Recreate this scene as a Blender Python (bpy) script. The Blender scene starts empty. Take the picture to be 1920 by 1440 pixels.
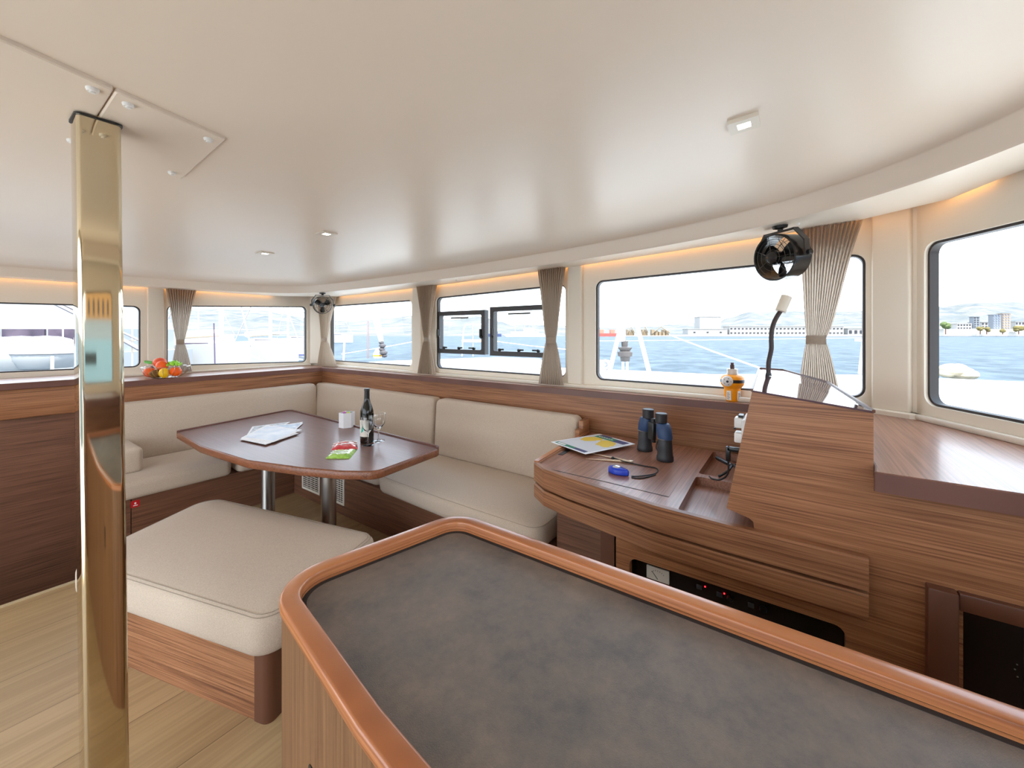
import bpy, bmesh, math, random
from mathutils import Vector, Matrix
from mathutils.geometry import tessellate_polygon
random.seed(7)
sc = bpy.context.scene
COL = sc.collection
# ------------------------------------------------------------------ camera
TH = math.radians(35.2)           # the view is turned 35 degrees from the boat's fore-and-aft axis (+X)
SN, CS = math.sin(TH), math.cos(TH)
EYE, F, HZ = 1.55, 750.0, 625.0   # eye height, focal length in px, horizon row
cam_d = bpy.data.cameras.new('camera'); cam = bpy.data.objects.new('camera', cam_d); COL.objects.link(cam)
cam.location = (0, 0, EYE)
cam.rotation_euler = (math.pi/2, 0, TH - math.pi/2)
cam_d.sensor_width = 36; cam_d.lens = 36*F/1920
cam_d.shift_y = -(720-HZ)/1920
cam_d.clip_start = 0.02; cam_d.clip_end = 6000
sc.camera = cam
# ------------------------------------------------------------------ sky, sun, exposure
w = bpy.data.worlds.new('sky'); sc.world = w; w.use_nodes = True
nt = w.node_tree; nt.nodes.clear()
out = nt.nodes.new('ShaderNodeOutputWorld'); bg = nt.nodes.new('ShaderNodeBackground')
tc = nt.nodes.new('ShaderNodeTexCoord'); sx = nt.nodes.new('ShaderNodeSeparateXYZ'); cr = nt.nodes.new('ShaderNodeValToRGB')
cr.color_ramp.elements[0].position = 0.0; cr.color_ramp.elements[0].color = (0.88, 0.94, 1.0, 1)
cr.color_ramp.elements[1].position = 0.9; cr.color_ramp.elements[1].color = (0.50, 0.72, 1.0, 1)
nt.links.new(tc.outputs['Generated'], sx.inputs[0]); nt.links.new(sx.outputs['Z'], cr.inputs[0])
nt.links.new(cr.outputs[0], bg.inputs[0]); nt.links.new(bg.outputs[0], out.inputs[0])
bg.inputs[1].default_value = 4.4
sun_d = bpy.data.lights.new('sun', 'SUN'); sun = bpy.data.objects.new('sun', sun_d); COL.objects.link(sun)
sun_d.energy = 11.0; sun_d.angle = math.radians(0.6); sun_d.color = (1.0, 0.95, 0.87)
sun.rotation_euler = Vector((-0.30, -0.42, 0.95)).to_track_quat('Z', 'Y').to_euler()
sc.view_settings.view_transform = 'Standard'; sc.view_settings.look = 'None'
sc.view_settings.gamma = 1; sc.view_settings.use_curve_mapping = False
sc.view_settings.exposure = 0.08
try:
    sc.cycles.max_bounces = 10; sc.cycles.diffuse_bounces = 6; sc.cycles.transparent_max_bounces = 16
    sc.cycles.sample_clamp_indirect = 8
except Exception: pass

# ------------------------------------------------------------------ geometry helpers
def PZ(x, y, z):                      # point of the photo on the level plane z
    Y = F*(EYE-z)/(y-HZ); X = (x-960)/F*Y
    return Vector((X*SN+Y*CS, -X*CS+Y*SN, z))
def PD(x, y, Y):                      # point of the photo at distance Y ahead
    X = (x-960)/F*Y
    return Vector((X*SN+Y*CS, -X*CS+Y*SN, EYE-(y-HZ)*Y/F))
def PU(x, y, u):                      # on the cross-boat plane X = u
    t = (x-960)/F; Y = u/(t*SN+CS); return PD(x, y, Y)
def PV(x, y, v):
    t = (x-960)/F; Y = v/(-t*CS+SN); return PD(x, y, Y)

def poly_round(pts, r, seg=6):
    n = len(pts); res = []
    rs = r if isinstance(r, (list, tuple)) else [r]*n
    for i in range(n):
        p = Vector(pts[i][:2]); a = Vector(pts[i-1][:2]); b = Vector(pts[(i+1) % n][:2])
        d1 = (a-p); d2 = (b-p); l1, l2 = d1.length, d2.length
        if rs[i] <= 0 or l1 < 1e-6 or l2 < 1e-6: res.append(p); continue
        d1.normalize(); d2.normalize()
        ang = d1.angle(d2)
        if ang > math.pi-0.05: res.append(p); continue
        t = min(rs[i]/math.tan(ang/2), l1*0.48, l2*0.48)
        rr = t*math.tan(ang/2)
        c = p+(d1+d2).normalized()*(rr/math.sin(ang/2))
        s = p+d1*t-c; e = p+d2*t-c
        a0 = math.atan2(s.y, s.x); a1 = math.atan2(e.y, e.x); da = a1-a0
        while da > math.pi: da -= 2*math.pi
        while da < -math.pi: da += 2*math.pi
        for k in range(seg+1):
            q = a0+da*k/seg; res.append(c+Vector((math.cos(q), math.sin(q)))*rr)
    return res
def area2(p): return sum(p[i-1][0]*p[i][1]-p[i][0]*p[i-1][1] for i in range(len(p)))/2
def inset(pts, d):
    n = len(pts); res = []
    for i in range(n):
        p = pts[i]; e1 = (p-pts[i-1]); e2 = (pts[(i+1) % n]-p)
        if e1.length < 1e-9: e1 = e2
        if e2.length < 1e-9: e2 = e1
        n1 = Vector((-e1.y, e1.x)).normalized(); n2 = Vector((-e2.y, e2.x)).normalized()
        m = (n1+n2)
        if m.length < 1e-6: m = n1
        m.normalize(); k = max(0.5, m.dot(n1))
        res.append(p+m*(d/k))
    return res
def soft_loft(bm, raw, rc, prof, M=None, seg=6):
    """like loft, but every ring is inset from the sharp outline and rounded afresh, so deep insets stay clean"""
    raw = [Vector(p[:2]) for p in raw]; rc = list(rc) if isinstance(rc, (list, tuple)) else [rc]*len(raw)
    if area2(raw) < 0: raw = raw[::-1]; rc = rc[::-1]
    M = M or Matrix.Identity(4); rings = []
    for d, h in prof:
        q = poly_round(inset(raw, d), [max(k-d*.8, .012) if k > 0 else 0.012 for k in rc], seg)
        rings.append([bm.verts.new(M @ Vector((v.x, v.y, h))) for v in q])
    n = len(rings[0])
    for a, b in zip(rings, rings[1:]):
        for i in range(n): bm.faces.new((a[i], a[(i+1) % n], b[(i+1) % n], b[i]))
    bm.faces.new(rings[0][::-1]); bm.faces.new(rings[-1])
def loft(bm, pts, prof, M=None, caps=(True, True), mi=0):
    """outline pts (2D), prof = [(inset, height)...] bottom to top"""
    pts = [Vector(p[:2]) for p in pts]
    if area2(pts) < 0: pts = pts[::-1]
    M = M or Matrix.Identity(4); rings = []
    for d, h in prof:
        q = inset(pts, d) if abs(d) > 1e-9 else pts
        rings.append([bm.verts.new(M @ Vector((v.x, v.y, h))) for v in q])
    n = len(pts); fs = []
    for a, b in zip(rings, rings[1:]):
        for i in range(n):
            j = (i+1) % n; fs.append(bm.faces.new((a[i], a[j], b[j], b[i])))
    if caps[0]: fs.append(bm.faces.new(rings[0][::-1]))
    if caps[1]: fs.append(bm.faces.new(rings[-1]))
    for f in fs: f.material_index = mi
    return rings
def plate(bm, outer, holes, h0, h1, M=None, mi=0):
    M = M or Matrix.Identity(4)
    loops = [[Vector((p[0], p[1], 0)) for p in outer]]+[[Vector((p[0], p[1], 0)) for p in h] for h in holes]
    flat = [p for l in loops for p in l]
    tris = tessellate_polygon(loops)
    lo = [bm.verts.new(M @ Vector((p.x, p.y, h0))) for p in flat]; hi = [bm.verts.new(M @ Vector((p.x, p.y, h1))) for p in flat]
    for t in tris:
        for vs in ((hi[t[0]], hi[t[1]], hi[t[2]]), (lo[t[2]], lo[t[1]], lo[t[0]])):
            try: bm.faces.new(vs).material_index = mi
            except ValueError: pass
    k = 0
    for l in loops:
        n = len(l)
        for i in range(n):
            j = (i+1) % n
            try: bm.faces.new((lo[k+i], lo[k+j], hi[k+j], hi[k+i])).material_index = mi
            except ValueError: pass
        k += n
    bmesh.ops.recalc_face_normals(bm, faces=bm.faces)
def box(bm, a, b, M=None, bev=0.0, mi=0):
    x0, x1 = sorted((a[0], b[0])); y0, y1 = sorted((a[1], b[1])); z0, z1 = sorted((a[2], b[2]))
    if bev <= 0:
        loft(bm, [(x0, y0), (x1, y0), (x1, y1), (x0, y1)], [(0, z0), (0, z1)], M, mi=mi)
    else:
        loft(bm, poly_round([(x0, y0), (x1, y0), (x1, y1), (x0, y1)], bev, 3),
             [(bev, z0), (bev*.3, z0+bev*.3), (0, z0+bev), (0, z1-bev), (bev*.3, z1-bev*.3), (bev, z1)], M, mi=mi)
def tube(bm, pts, r, seg=8, caps=True, mi=0, closed=False):
    pts = [Vector(p) for p in pts]; n = len(pts); rings = []
    up = Vector((0, 0, 1)); prev = None
    for i, p in enumerate(pts):
        if closed: t = pts[(i+1) % n]-pts[i-1]
        else: t = pts[min(i+1, n-1)]-pts[max(i-1, 0)]
        t.normalize()
        if prev is None:
            a = up if abs(t.z) < 0.9 else Vector((1, 0, 0))
            s = t.cross(a).normalized()
        else:
            s = (prev-t*prev.dot(t))
            s = s.normalized() if s.length > 1e-6 else t.orthogonal().normalized()
        prev = s; q = t.cross(s)
        rr = r[i] if isinstance(r, (list, tuple)) else r
        rings.append([bm.verts.new(p+(s*math.cos(2*math.pi*k/seg)+q*math.sin(2*math.pi*k/seg))*rr) for k in range(seg)])
    pr = list(zip(rings, rings[1:]))+([(rings[-1], rings[0])] if closed else [])
    for a, b in pr:
        for k in range(seg):
            f = bm.faces.new((a[k], a[(k+1) % seg], b[(k+1) % seg], b[k])); f.material_index = mi
    if caps and not closed:
        bm.faces.new(rings[0][::-1]).material_index = mi; bm.faces.new(rings[-1]).material_index = mi
    return rings
def lathe(bm, prof, c=(0, 0, 0), seg=24, M=None, mi=0, sq=None):
    M = M or Matrix.Translation(Vector(c)); rings = []
    for r, z in prof:
        if r < 1e-6: rings.append([bm.verts.new(M @ Vector((0, 0, z)))])
        else: rings.append([bm.verts.new(M @ Vector((r*math.cos(2*math.pi*k/seg), r*math.sin(2*math.pi*k/seg), z))) for k in range(seg)])
    for a, b in zip(rings, rings[1:]):
        for k in range(seg):
            j = (k+1) % seg
            if len(a) == 1 and len(b) == 1: continue
            if len(a) == 1: f = bm.faces.new((a[0], b[j], b[k]))
            elif len(b) == 1: f = bm.faces.new((a[k], a[j], b[0]))
            else: f = bm.faces.new((a[k], a[j], b[j], b[k]))
            f.material_index = mi
def sphere(bm, c, r, sz=(1, 1, 1), seg=16, mi=0, R=None):
    M = Matrix.Translation(Vector(c)) @ (R.to_4x4() if R else Matrix.Identity(4)) @ Matrix.Diagonal((sz[0], sz[1], sz[2], 1))
    n = seg//2
    lathe(bm, [(r*math.sin(math.pi*i/n), -r*math.cos(math.pi*i/n)) for i in range(n+1)], seg=seg, M=M, mi=mi)
def quad(bm, ps, mi=0):
    f = bm.faces.new([bm.verts.new(Vector(p)) for p in ps]); f.material_index = mi; return f
def BM(): return bmesh.new()
def Mat4(x, y, z, o=(0, 0, 0)):       # columns x, y, z axes
    x, y, z, o = Vector(x), Vector(y), Vector(z), Vector(o)
    return Matrix(((x.x, y.x, z.x, o.x), (x.y, y.y, z.y, o.y), (x.z, y.z, z.z, o.z), (0, 0, 0, 1)))
def MVZ(u): return Mat4((0, 1, 0), (0, 0, 1), (1, 0, 0), (u, 0, 0))   # local (v, z, h) -> world (u+h, v, z)
def MUZ(v): return Mat4((1, 0, 0), (0, 0, 1), (0, -1, 0), (0, v, 0))  # local (u, z, h) -> world (u, v-h, z)

# ------------------------------------------------------------------ object helpers
def props(o, label=None, cat=None, group=None, kind=None):
    if label: o['label'] = label
    if cat: o['category'] = cat
    if group: o['group'] = group
    if kind: o['kind'] = kind
    return o
def thing(name, label, cat, loc=(0, 0, 0), rotz=0.0, group=None, rot=None):
    o = bpy.data.objects.new(name, None); COL.objects.link(o); o.empty_display_size = 0.05
    o.location = loc; o.rotation_euler = rot or (0, 0, rotz)
    return props(o, label, cat, group)
def local_matrix(o):
    m = o.matrix_basis.copy(); p = o.parent
    while p: m = p.matrix_basis @ m; p = p.parent
    return m
def obj(name, bm, mats, parent=None, world=True, smooth=True, label=None, origin=True, angle=35):
    if not isinstance(mats, (list, tuple)): mats = [mats]
    bmesh.ops.remove_doubles(bm, verts=bm.verts, dist=1e-6)
    bmesh.ops.recalc_face_normals(bm, faces=bm.faces)
    me = bpy.data.meshes.new(name)
    o = bpy.data.objects.new(name, me); COL.objects.link(o)
    if parent:
        o.parent = parent
        if world: bmesh.ops.transform(bm, matrix=local_matrix(parent).inverted(), verts=bm.verts)
    elif origin and len(bm.verts):
        xs = [v.co for v in bm.verts]
        c = Vector(((min(p.x for p in xs)+max(p.x for p in xs))/2, (min(p.y for p in xs)+max(p.y for p in xs))/2, min(p.z for p in xs)))
        bmesh.ops.translate(bm, vec=-c, verts=bm.verts); o.location = c
    bm.to_mesh(me); bm.free()
    for m in mats: me.materials.append(m)
    if smooth:
        for p in me.polygons: p.use_smooth = True
        try: me.set_sharp_from_angle(angle=math.radians(angle))
        except Exception: pass
    if label: o['label'] = label
    return o
def copy_tree(o, parent=None):
    c = o.copy(); COL.objects.link(c); c.parent = parent
    for ch in list(o.children): copy_tree(ch, c)
    return c
def struct(name, bm, m, parent=None, **k):
    o = obj(name, bm, m, parent, **k)
    if not parent: o['kind'] = 'structure'
    return o

# ------------------------------------------------------------------ materials
def lin(c): return tuple(((x/255)/12.92 if x/255 <= 0.04045 else ((x/255+0.055)/1.055)**2.4) for x in c)
def mat(name, rgb, rough=0.5, metal=0.0, spec=0.5, coat=0.0, emit=None, es=0.0, bump=None, linear=False, vary=None, aniso=None):
    m = bpy.data.materials.new(name); m.use_nodes = True
    nt = m.node_tree; b = nt.nodes['Principled BSDF']
    c = rgb if linear else lin(rgb)
    b.inputs['Base Color'].default_value = (*c, 1); b.inputs['Roughness'].default_value = rough
    b.inputs['Metallic'].default_value = metal; b.inputs['Specular IOR Level'].default_value = spec
    if coat: b.inputs['Coat Weight'].default_value = coat; b.inputs['Coat Roughness'].default_value = 0.08
    if emit: b.inputs['Emission Color'].default_value = (*lin(emit), 1); b.inputs['Emission Strength'].default_value = es
    if vary or bump:
        t = nt.nodes.new('ShaderNodeTexCoord')
        mp = nt.nodes.new('ShaderNodeMapping'); nt.links.new(t.outputs['Object'], mp.inputs[0])
        n = nt.nodes.new('ShaderNodeTexNoise'); nt.links.new(mp.outputs[0], n.inputs['Vector'])
        n.inputs['Scale'].default_value = (vary or bump)[0]; n.inputs['Detail'].default_value = 4
        if vary:
            r = nt.nodes.new('ShaderNodeValToRGB'); r.color_ramp.elements[0].position = 0.3; r.color_ramp.elements[1].position = 0.7
            r.color_ramp.elements[0].color = (*lin(vary[1]), 1); r.color_ramp.elements[1].color = (*lin(vary[2]), 1)
            nt.links.new(n.outputs[0], r.inputs[0]); nt.links.new(r.outputs[0], b.inputs['Base Color'])
        if bump:
            n2 = nt.nodes.new('ShaderNodeTexNoise'); nt.links.new(mp.outputs[0], n2.inputs['Vector'])
            n2.inputs['Scale'].default_value = bump[0]; n2.inputs['Detail'].default_value = 3
            bp = nt.nodes.new('ShaderNodeBump'); bp.inputs['Strength'].default_value = bump[1]; bp.inputs['Distance'].default_value = 0.01
            nt.links.new(n2.outputs[0], bp.inputs['Height']); nt.links.new(bp.outputs[0], b.inputs['Normal'])
    return m
def wood(name, c_dark, c_mid, c_light, axis='Y', fine=190, rough=0.42, spec=0.5, coat=0.0, wide=22, along=1.2):
    m = bpy.data.materials.new(name); m.use_nodes = True; nt = m.node_tree; b = nt.nodes['Principled BSDF']
    b.inputs['Roughness'].default_value = rough; b.inputs['Specular IOR Level'].default_value = spec
    if coat: b.inputs['Coat Weight'].default_value = coat; b.inputs['Coat Roughness'].default_value = 0.12
    t = nt.nodes.new('ShaderNodeTexCoord')
    def nz(sc_across, sc_along, det, dist):
        mp = nt.nodes.new('ShaderNodeMapping'); nt.links.new(t.outputs['Object'], mp.inputs[0])
        s = [sc_across]*3
        for ch in axis: s['XYZ'.index(ch)] = sc_along
        mp.inputs['Scale'].default_value = s
        n = nt.nodes.new('ShaderNodeTexNoise'); n.inputs['Scale'].default_value = 1.0; n.inputs['Detail'].default_value = det
        n.inputs['Distortion'].default_value = dist; nt.links.new(mp.outputs[0], n.inputs['Vector']); return n
    a = nz(fine, along*2.2, 3, 0.0); c = nz(wide, along*.5, 3, 0.6)
    mx = nt.nodes.new('ShaderNodeMix'); mx.data_type = 'FLOAT'; mx.inputs[0].default_value = 0.30
    nt.links.new(a.outputs[0], mx.inputs[2]); nt.links.new(c.outputs[0], mx.inputs[3])
    r = nt.nodes.new('ShaderNodeValToRGB'); e = r.color_ramp.elements
    e[0].position = 0.34; e[0].color = (*lin(c_dark), 1); e[1].position = 0.64; e[1].color = (*lin(c_light), 1)
    k = e.new(0.48); k.color = (*lin(c_mid), 1)
    nt.links.new(mx.outputs[0], r.inputs[0]); nt.links.new(r.outputs[0], b.inputs['Base Color'])
    bp = nt.nodes.new('ShaderNodeBump'); bp.inputs['Strength'].default_value = 0.12; bp.inputs['Distance'].default_value = 0.002
    nt.links.new(a.outputs[0], bp.inputs['Height']); nt.links.new(bp.outputs[0], b.inputs['Normal'])
    return m
def fabric(name, c0, c1, sc_=420):
    m = bpy.data.materials.new(name); m.use_nodes = True; nt = m.node_tree; b = nt.nodes['Principled BSDF']
    b.inputs['Roughness'].default_value = 0.92; b.inputs['Specular IOR Level'].default_value = 0.15
    b.inputs['Sheen Weight'].default_value = 0.15
    t = nt.nodes.new('ShaderNodeTexCoord'); ns = []
    for s in ((sc_, sc_*.3, sc_*.3), (sc_*.3, sc_, sc_*.3), (sc_*.3, sc_*.3, sc_)):
        mp = nt.nodes.new('ShaderNodeMapping'); mp.inputs['Scale'].default_value = s; nt.links.new(t.outputs['Object'], mp.inputs[0])
        n = nt.nodes.new('ShaderNodeTexNoise'); n.inputs['Scale'].default_value = 1; n.inputs['Detail'].default_value = 2
        nt.links.new(mp.outputs[0], n.inputs['Vector']); ns.append(n)
    a1 = nt.nodes.new('ShaderNodeMath'); a1.operation = 'ADD'; nt.links.new(ns[0].outputs[0], a1.inputs[0]); nt.links.new(ns[1].outputs[0], a1.inputs[1])
    a2 = nt.nodes.new('ShaderNodeMath'); a2.operation = 'ADD'; nt.links.new(a1.outputs[0], a2.inputs[0]); nt.links.new(ns[2].outputs[0], a2.inputs[1])
    d = nt.nodes.new('ShaderNodeMath'); d.operation = 'MULTIPLY'; d.inputs[1].default_value = 1/3; nt.links.new(a2.outputs[0], d.inputs[0])
    r = nt.nodes.new('ShaderNodeValToRGB'); e = r.color_ramp.elements
    e[0].position = 0.36; e[0].color = (*lin(c0), 1); e[1].position = 0.64; e[1].color = (*lin(c1), 1)
    nt.links.new(d.outputs[0], r.inputs[0]); nt.links.new(r.outputs[0], b.inputs['Base Color'])
    n3 = nt.nodes.new('ShaderNodeTexNoise'); n3.inputs['Scale'].default_value = 5; nt.links.new(t.outputs['Object'], n3.inputs['Vector'])
    ad = nt.nodes.new('ShaderNodeMath'); ad.operation = 'MULTIPLY_ADD'; ad.inputs[1].default_value = 8; nt.links.new(n3.outputs[0], ad.inputs[0]); nt.links.new(d.outputs[0], ad.inputs[2])
    bp = nt.nodes.new('ShaderNodeBump'); bp.inputs['Strength'].default_value = 0.12; bp.inputs['Distance'].default_value = 0.003
    nt.links.new(ad.outputs[0], bp.inputs['Height']); nt.links.new(bp.outputs[0], b.inputs['Normal'])
    return m
def glass_thin(name, tint=(1, 1, 1), refl=0.06):
    m = bpy.data.materials.new(name); m.use_nodes = True; nt = m.node_tree; nt.nodes.clear()
    o = nt.nodes.new('ShaderNodeOutputMaterial'); tr = nt.nodes.new('ShaderNodeBsdfTransparent'); gl = nt.nodes.new('ShaderNodeBsdfGlossy')
    tr.inputs[0].default_value = (*tint, 1); gl.inputs['Roughness'].default_value = 0.02
    lw = nt.nodes.new('ShaderNodeLayerWeight'); lw.inputs[0].default_value = 0.5
    pw = nt.nodes.new('ShaderNodeMath'); pw.operation = 'POWER'; pw.inputs[1].default_value = 5; nt.links.new(lw.outputs['Facing'], pw.inputs[0])
    fr = nt.nodes.new('ShaderNodeMath'); fr.operation = 'MULTIPLY_ADD'; fr.inputs[1].default_value = 0.4; fr.inputs[2].default_value = 0.006; nt.links.new(pw.outputs[0], fr.inputs[0])
    mx = nt.nodes.new('ShaderNodeMixShader'); nt.links.new(fr.outputs[0], mx.inputs[0])
    nt.links.new(tr.outputs[0], mx.inputs[1]); nt.links.new(gl.outputs[0], mx.inputs[2]); nt.links.new(mx.outputs[0], o.inputs[0])
    return m

M_CEIL = mat('ceiling_panel_white', (234, 220, 204), 0.34, spec=0.35)
M_WALL = mat('cream_gelcoat', (232, 222, 206), 0.42, spec=0.4)
M_TRIM = mat('off_white_moulding', (226, 216, 200), 0.4, spec=0.4)
M_WOOD = wood('walnut_veneer_across', (106, 64, 40), (148, 98, 64), (176, 124, 86), 'XY')
M_WOOD2 = wood('desk_fascia_veneer', (104, 64, 42), (146, 98, 66), (172, 122, 86), 'XY', fine=175, wide=11)
M_WOODX = wood('walnut_veneer_along', (106, 64, 40), (148, 98, 64), (176, 124, 86), 'XY')
M_WOODD = wood('walnut_base_dark', (84, 54, 38), (112, 74, 54), (130, 88, 66), 'XY', fine=120)
M_WOODDX = wood('walnut_base_dark_along', (84, 54, 38), (112, 74, 54), (130, 88, 66), 'XY', fine=120)
M_DESK = wood('desk_top_veneer', (118, 78, 60), (144, 98, 76), (162, 114, 90), 'X', fine=130, rough=0.33, coat=0.2)
M_BAND = mat('dark_brown_edging', (106, 70, 60), 0.38, vary=(3, (98, 64, 54), (116, 78, 68)))
M_SOLID = mat('solid_brown_post', (98, 60, 42), 0.36)
M_TABLE = wood('table_laminate', (98, 62, 52), (112, 72, 60), (124, 82, 70), 'Y', fine=160, rough=0.36, coat=0.16, wide=6)
M_RIM = wood('oiled_mahogany_rim', (132, 74, 42), (168, 102, 60), (188, 122, 76), 'XY', fine=160, rough=0.3, coat=0.3)
M_STONE = mat('grey_stone_laminate', (112, 106, 98), 0.5, spec=.35, vary=(7, (82, 80, 80), (128, 114, 102)), bump=(420, 0.2))
for _n in M_STONE.node_tree.nodes:
    if _n.type == 'TEX_NOISE' and _n.inputs['Scale'].default_value < 50: _n.inputs['Detail'].default_value = 14; _n.inputs['Roughness'].default_value = .78
M_FAB = fabric('beige_linen_weave', (181, 163, 145), (206, 189, 170), 620)
M_CURT = fabric('curtain_linen', (188, 172, 154), (210, 194, 176), 300)
_n = M_CURT.node_tree; _b = _n.nodes['Principled BSDF']; _o = [x for x in _n.nodes if x.type == 'OUTPUT_MATERIAL'][0]
_t = _n.nodes.new('ShaderNodeBsdfTranslucent'); _t.inputs[0].default_value = (.62, .53, .44, 1); _m = _n.nodes.new('ShaderNodeMixShader'); _m.inputs[0].default_value = .5
_n.links.new(_b.outputs[0], _m.inputs[1]); _n.links.new(_t.outputs[0], _m.inputs[2]); _n.links.new(_m.outputs[0], _o.inputs[0])
M_CHROME = mat('polished_steel', (212, 198, 170), 0.05, 1.0)
M_ALU = mat('brushed_aluminium', (188, 186, 182), 0.28, 1.0)
M_BLACK = mat('black_plastic', (28, 27, 27), 0.35)
M_BLACKG = mat('glossy_black_plastic', (34, 30, 28), 0.2)
M_RUBBER = mat('black_rubber', (40, 38, 38), 0.6)
M_FRAME = mat('dark_window_gasket', (52, 44, 42), 0.5)
M_WHITE = mat('white_plastic', (238, 236, 232), 0.4)
M_GLASS = glass_thin('clear_window_glass', (0.985, 0.995, 0.995))
M_GEL = mat('white_gelcoat_deck', (208, 208, 205), 0.55, spec=0.3)
M_HULL = mat('white_boat_hull', (0.34, 0.345, 0.355), .5, linear=True, spec=.2)
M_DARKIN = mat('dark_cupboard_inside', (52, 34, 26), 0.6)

# floor planks running along X
def floor_mat():
    m = bpy.data.materials.new('oak_laminate_planks'); m.use_nodes = True; nt = m.node_tree; b = nt.nodes['Principled BSDF']
    b.inputs['Roughness'].default_value = 0.38
    t = nt.nodes.new('ShaderNodeTexCoord'); mp = nt.nodes.new('ShaderNodeMapping'); nt.links.new(t.outputs['Object'], mp.inputs[0])
    br = nt.nodes.new('ShaderNodeTexBrick'); br.inputs['Scale'].default_value = 1; br.inputs['Brick Width'].default_value = 2.6; br.inputs['Row Height'].default_value = 0.36
    br.inputs['Mortar Size'].default_value = 0.0018; br.inputs['Color1'].default_value = (*lin((176, 147, 106)), 1); br.inputs['Color2'].default_value = (*lin((187, 158, 117)), 1)
    br.inputs['Mortar'].default_value = (*lin((120, 96, 66)), 1); br.offset = 0.4
    nt.links.new(mp.outputs[0], br.inputs['Vector'])
    mp2 = nt.nodes.new('ShaderNodeMapping'); mp2.inputs['Scale'].default_value = (1.2, 60, 1); nt.links.new(t.outputs['Object'], mp2.inputs[0])
    n = nt.nodes.new('ShaderNodeTexNoise'); n.inputs['Scale'].default_value = 1; n.inputs['Detail'].default_value = 4; nt.links.new(mp2.outputs[0], n.inputs['Vector'])
    mp3 = nt.nodes.new('ShaderNodeMapping'); mp3.inputs['Scale'].default_value = (1, 7, 1); nt.links.new(t.outputs['Object'], mp3.inputs[0])
    n2 = nt.nodes.new('ShaderNodeTexNoise'); n2.inputs['Scale'].default_value = 1.4; n2.inputs['Detail'].default_value = 3; nt.links.new(mp3.outputs[0], n2.inputs['Vector'])
    ad = nt.nodes.new('ShaderNodeMath'); ad.operation = 'ADD'; nt.links.new(n.outputs[0], ad.inputs[0]); nt.links.new(n2.outputs[0], ad.inputs[1])
    r = nt.nodes.new('ShaderNodeValToRGB'); e = r.color_ramp.elements; e[0].position = 0.75; e[0].color = (0.84, 0.82, 0.79, 1); e[1].position = 1.2; e[1].color = (1, 1, 1, 1)
    e[1].position = 1.0
    hf = nt.nodes.new('ShaderNodeMath'); hf.operation = 'MULTIPLY'; hf.inputs[1].default_value = 0.85; nt.links.new(ad.outputs[0], hf.inputs[0])
    nt.links.new(hf.outputs[0], r.inputs[0])
    mx = nt.nodes.new('ShaderNodeMix'); mx.data_type = 'RGBA'; mx.blend_type = 'MULTIPLY'; mx.inputs[0].default_value = 1
    nt.links.new(br.outputs[0], mx.inputs[6]); nt.links.new(r.outputs[0], mx.inputs[7]); nt.links.new(mx.outputs[2], b.inputs['Base Color'])
    return m
M_FLOOR = floor_mat()

# ================================================================== THE ROOM
def S(v): return EYE+0.455+0.0055*max(0, 4.8-v)**2        # underside of the soffit
def C(v): return EYE+0.585+0.0065*max(0, 4.8-v)**2        # ceiling
# floor with the stairwell cut out on the port side
bm = BM(); loft(bm, [(-1.8, -1.6), (2.9, -1.6), (2.9, 4.8), (0.79, 4.8), (0.79, 3.67), (-1.8, 3.67)], [(0, -0.08), (0, 0)])
struct('floor', bm, M_FLOOR, origin=False, smooth=False)
bm = BM(); box(bm, (-1.8, 3.655, -0.05), (0.79, 3.685, 0.004)); struct('trim_1', bm, mat('floor_edge_strip', (196, 176, 140), 0.4), smooth=False)
bm = BM(); box(bm, (-1.8, 3.60, -1.3), (0.8, 4.9, -1.25)); box(bm, (-1.8, 3.60, -1.3), (0.79, 3.65, -0.08)); struct('floor_stairwell', bm, M_WOODDX, smooth=False)
bm = BM(); box(bm, (-1.8, 4.81, -1.3), (0.785, 4.86, 0.96)); box(bm, (0.745, 3.975, -1.3), (0.785, 4.76, 0.33))
struct('wall_stairwell', bm, M_WOODDX, smooth=False)

# ceiling
lip = [(-1.8, 5.16), (-0.6, 5.14), (0.25, 5.12), (1.1, 5.08), (1.75, 4.98), (2.18, 4.74), (2.38, 4.35), (2.46, 3.6), (2.51, 2.94), (2.57, 2.1), (2.60, 1.3), (2.585, .6), (2.50, .08), (2.31, -.30), (2.0, -.60), (1.4, -.92), (.5, -1.12), (-1.8, -1.2)]
def catmull(P, k=5):
    P = [Vector(p) for p in P]; P = [P[0]*2-P[1]]+P+[P[-1]*2-P[-2]]; r = []
    for i in range(1, len(P)-2):
        for j in range(k):
            t = j/k; a, b, c, d = P[i-1], P[i], P[i+1], P[i+2]
            r.append(0.5*((2*b)+(c-a)*t+(2*a-5*b+4*c-d)*t*t+(3*b-a-3*c+d)*t*t*t))
    r.append(P[-2]); return r
LIP = catmull(lip)
bm = BM(); NU = 14; rows = []
def nrm(P, i):
    t = (P[min(i+1, len(P)-1)]-P[max(i-1, 0)]).normalized(); return Vector((-t.y, t.x))   # outward (left of travel)
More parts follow.
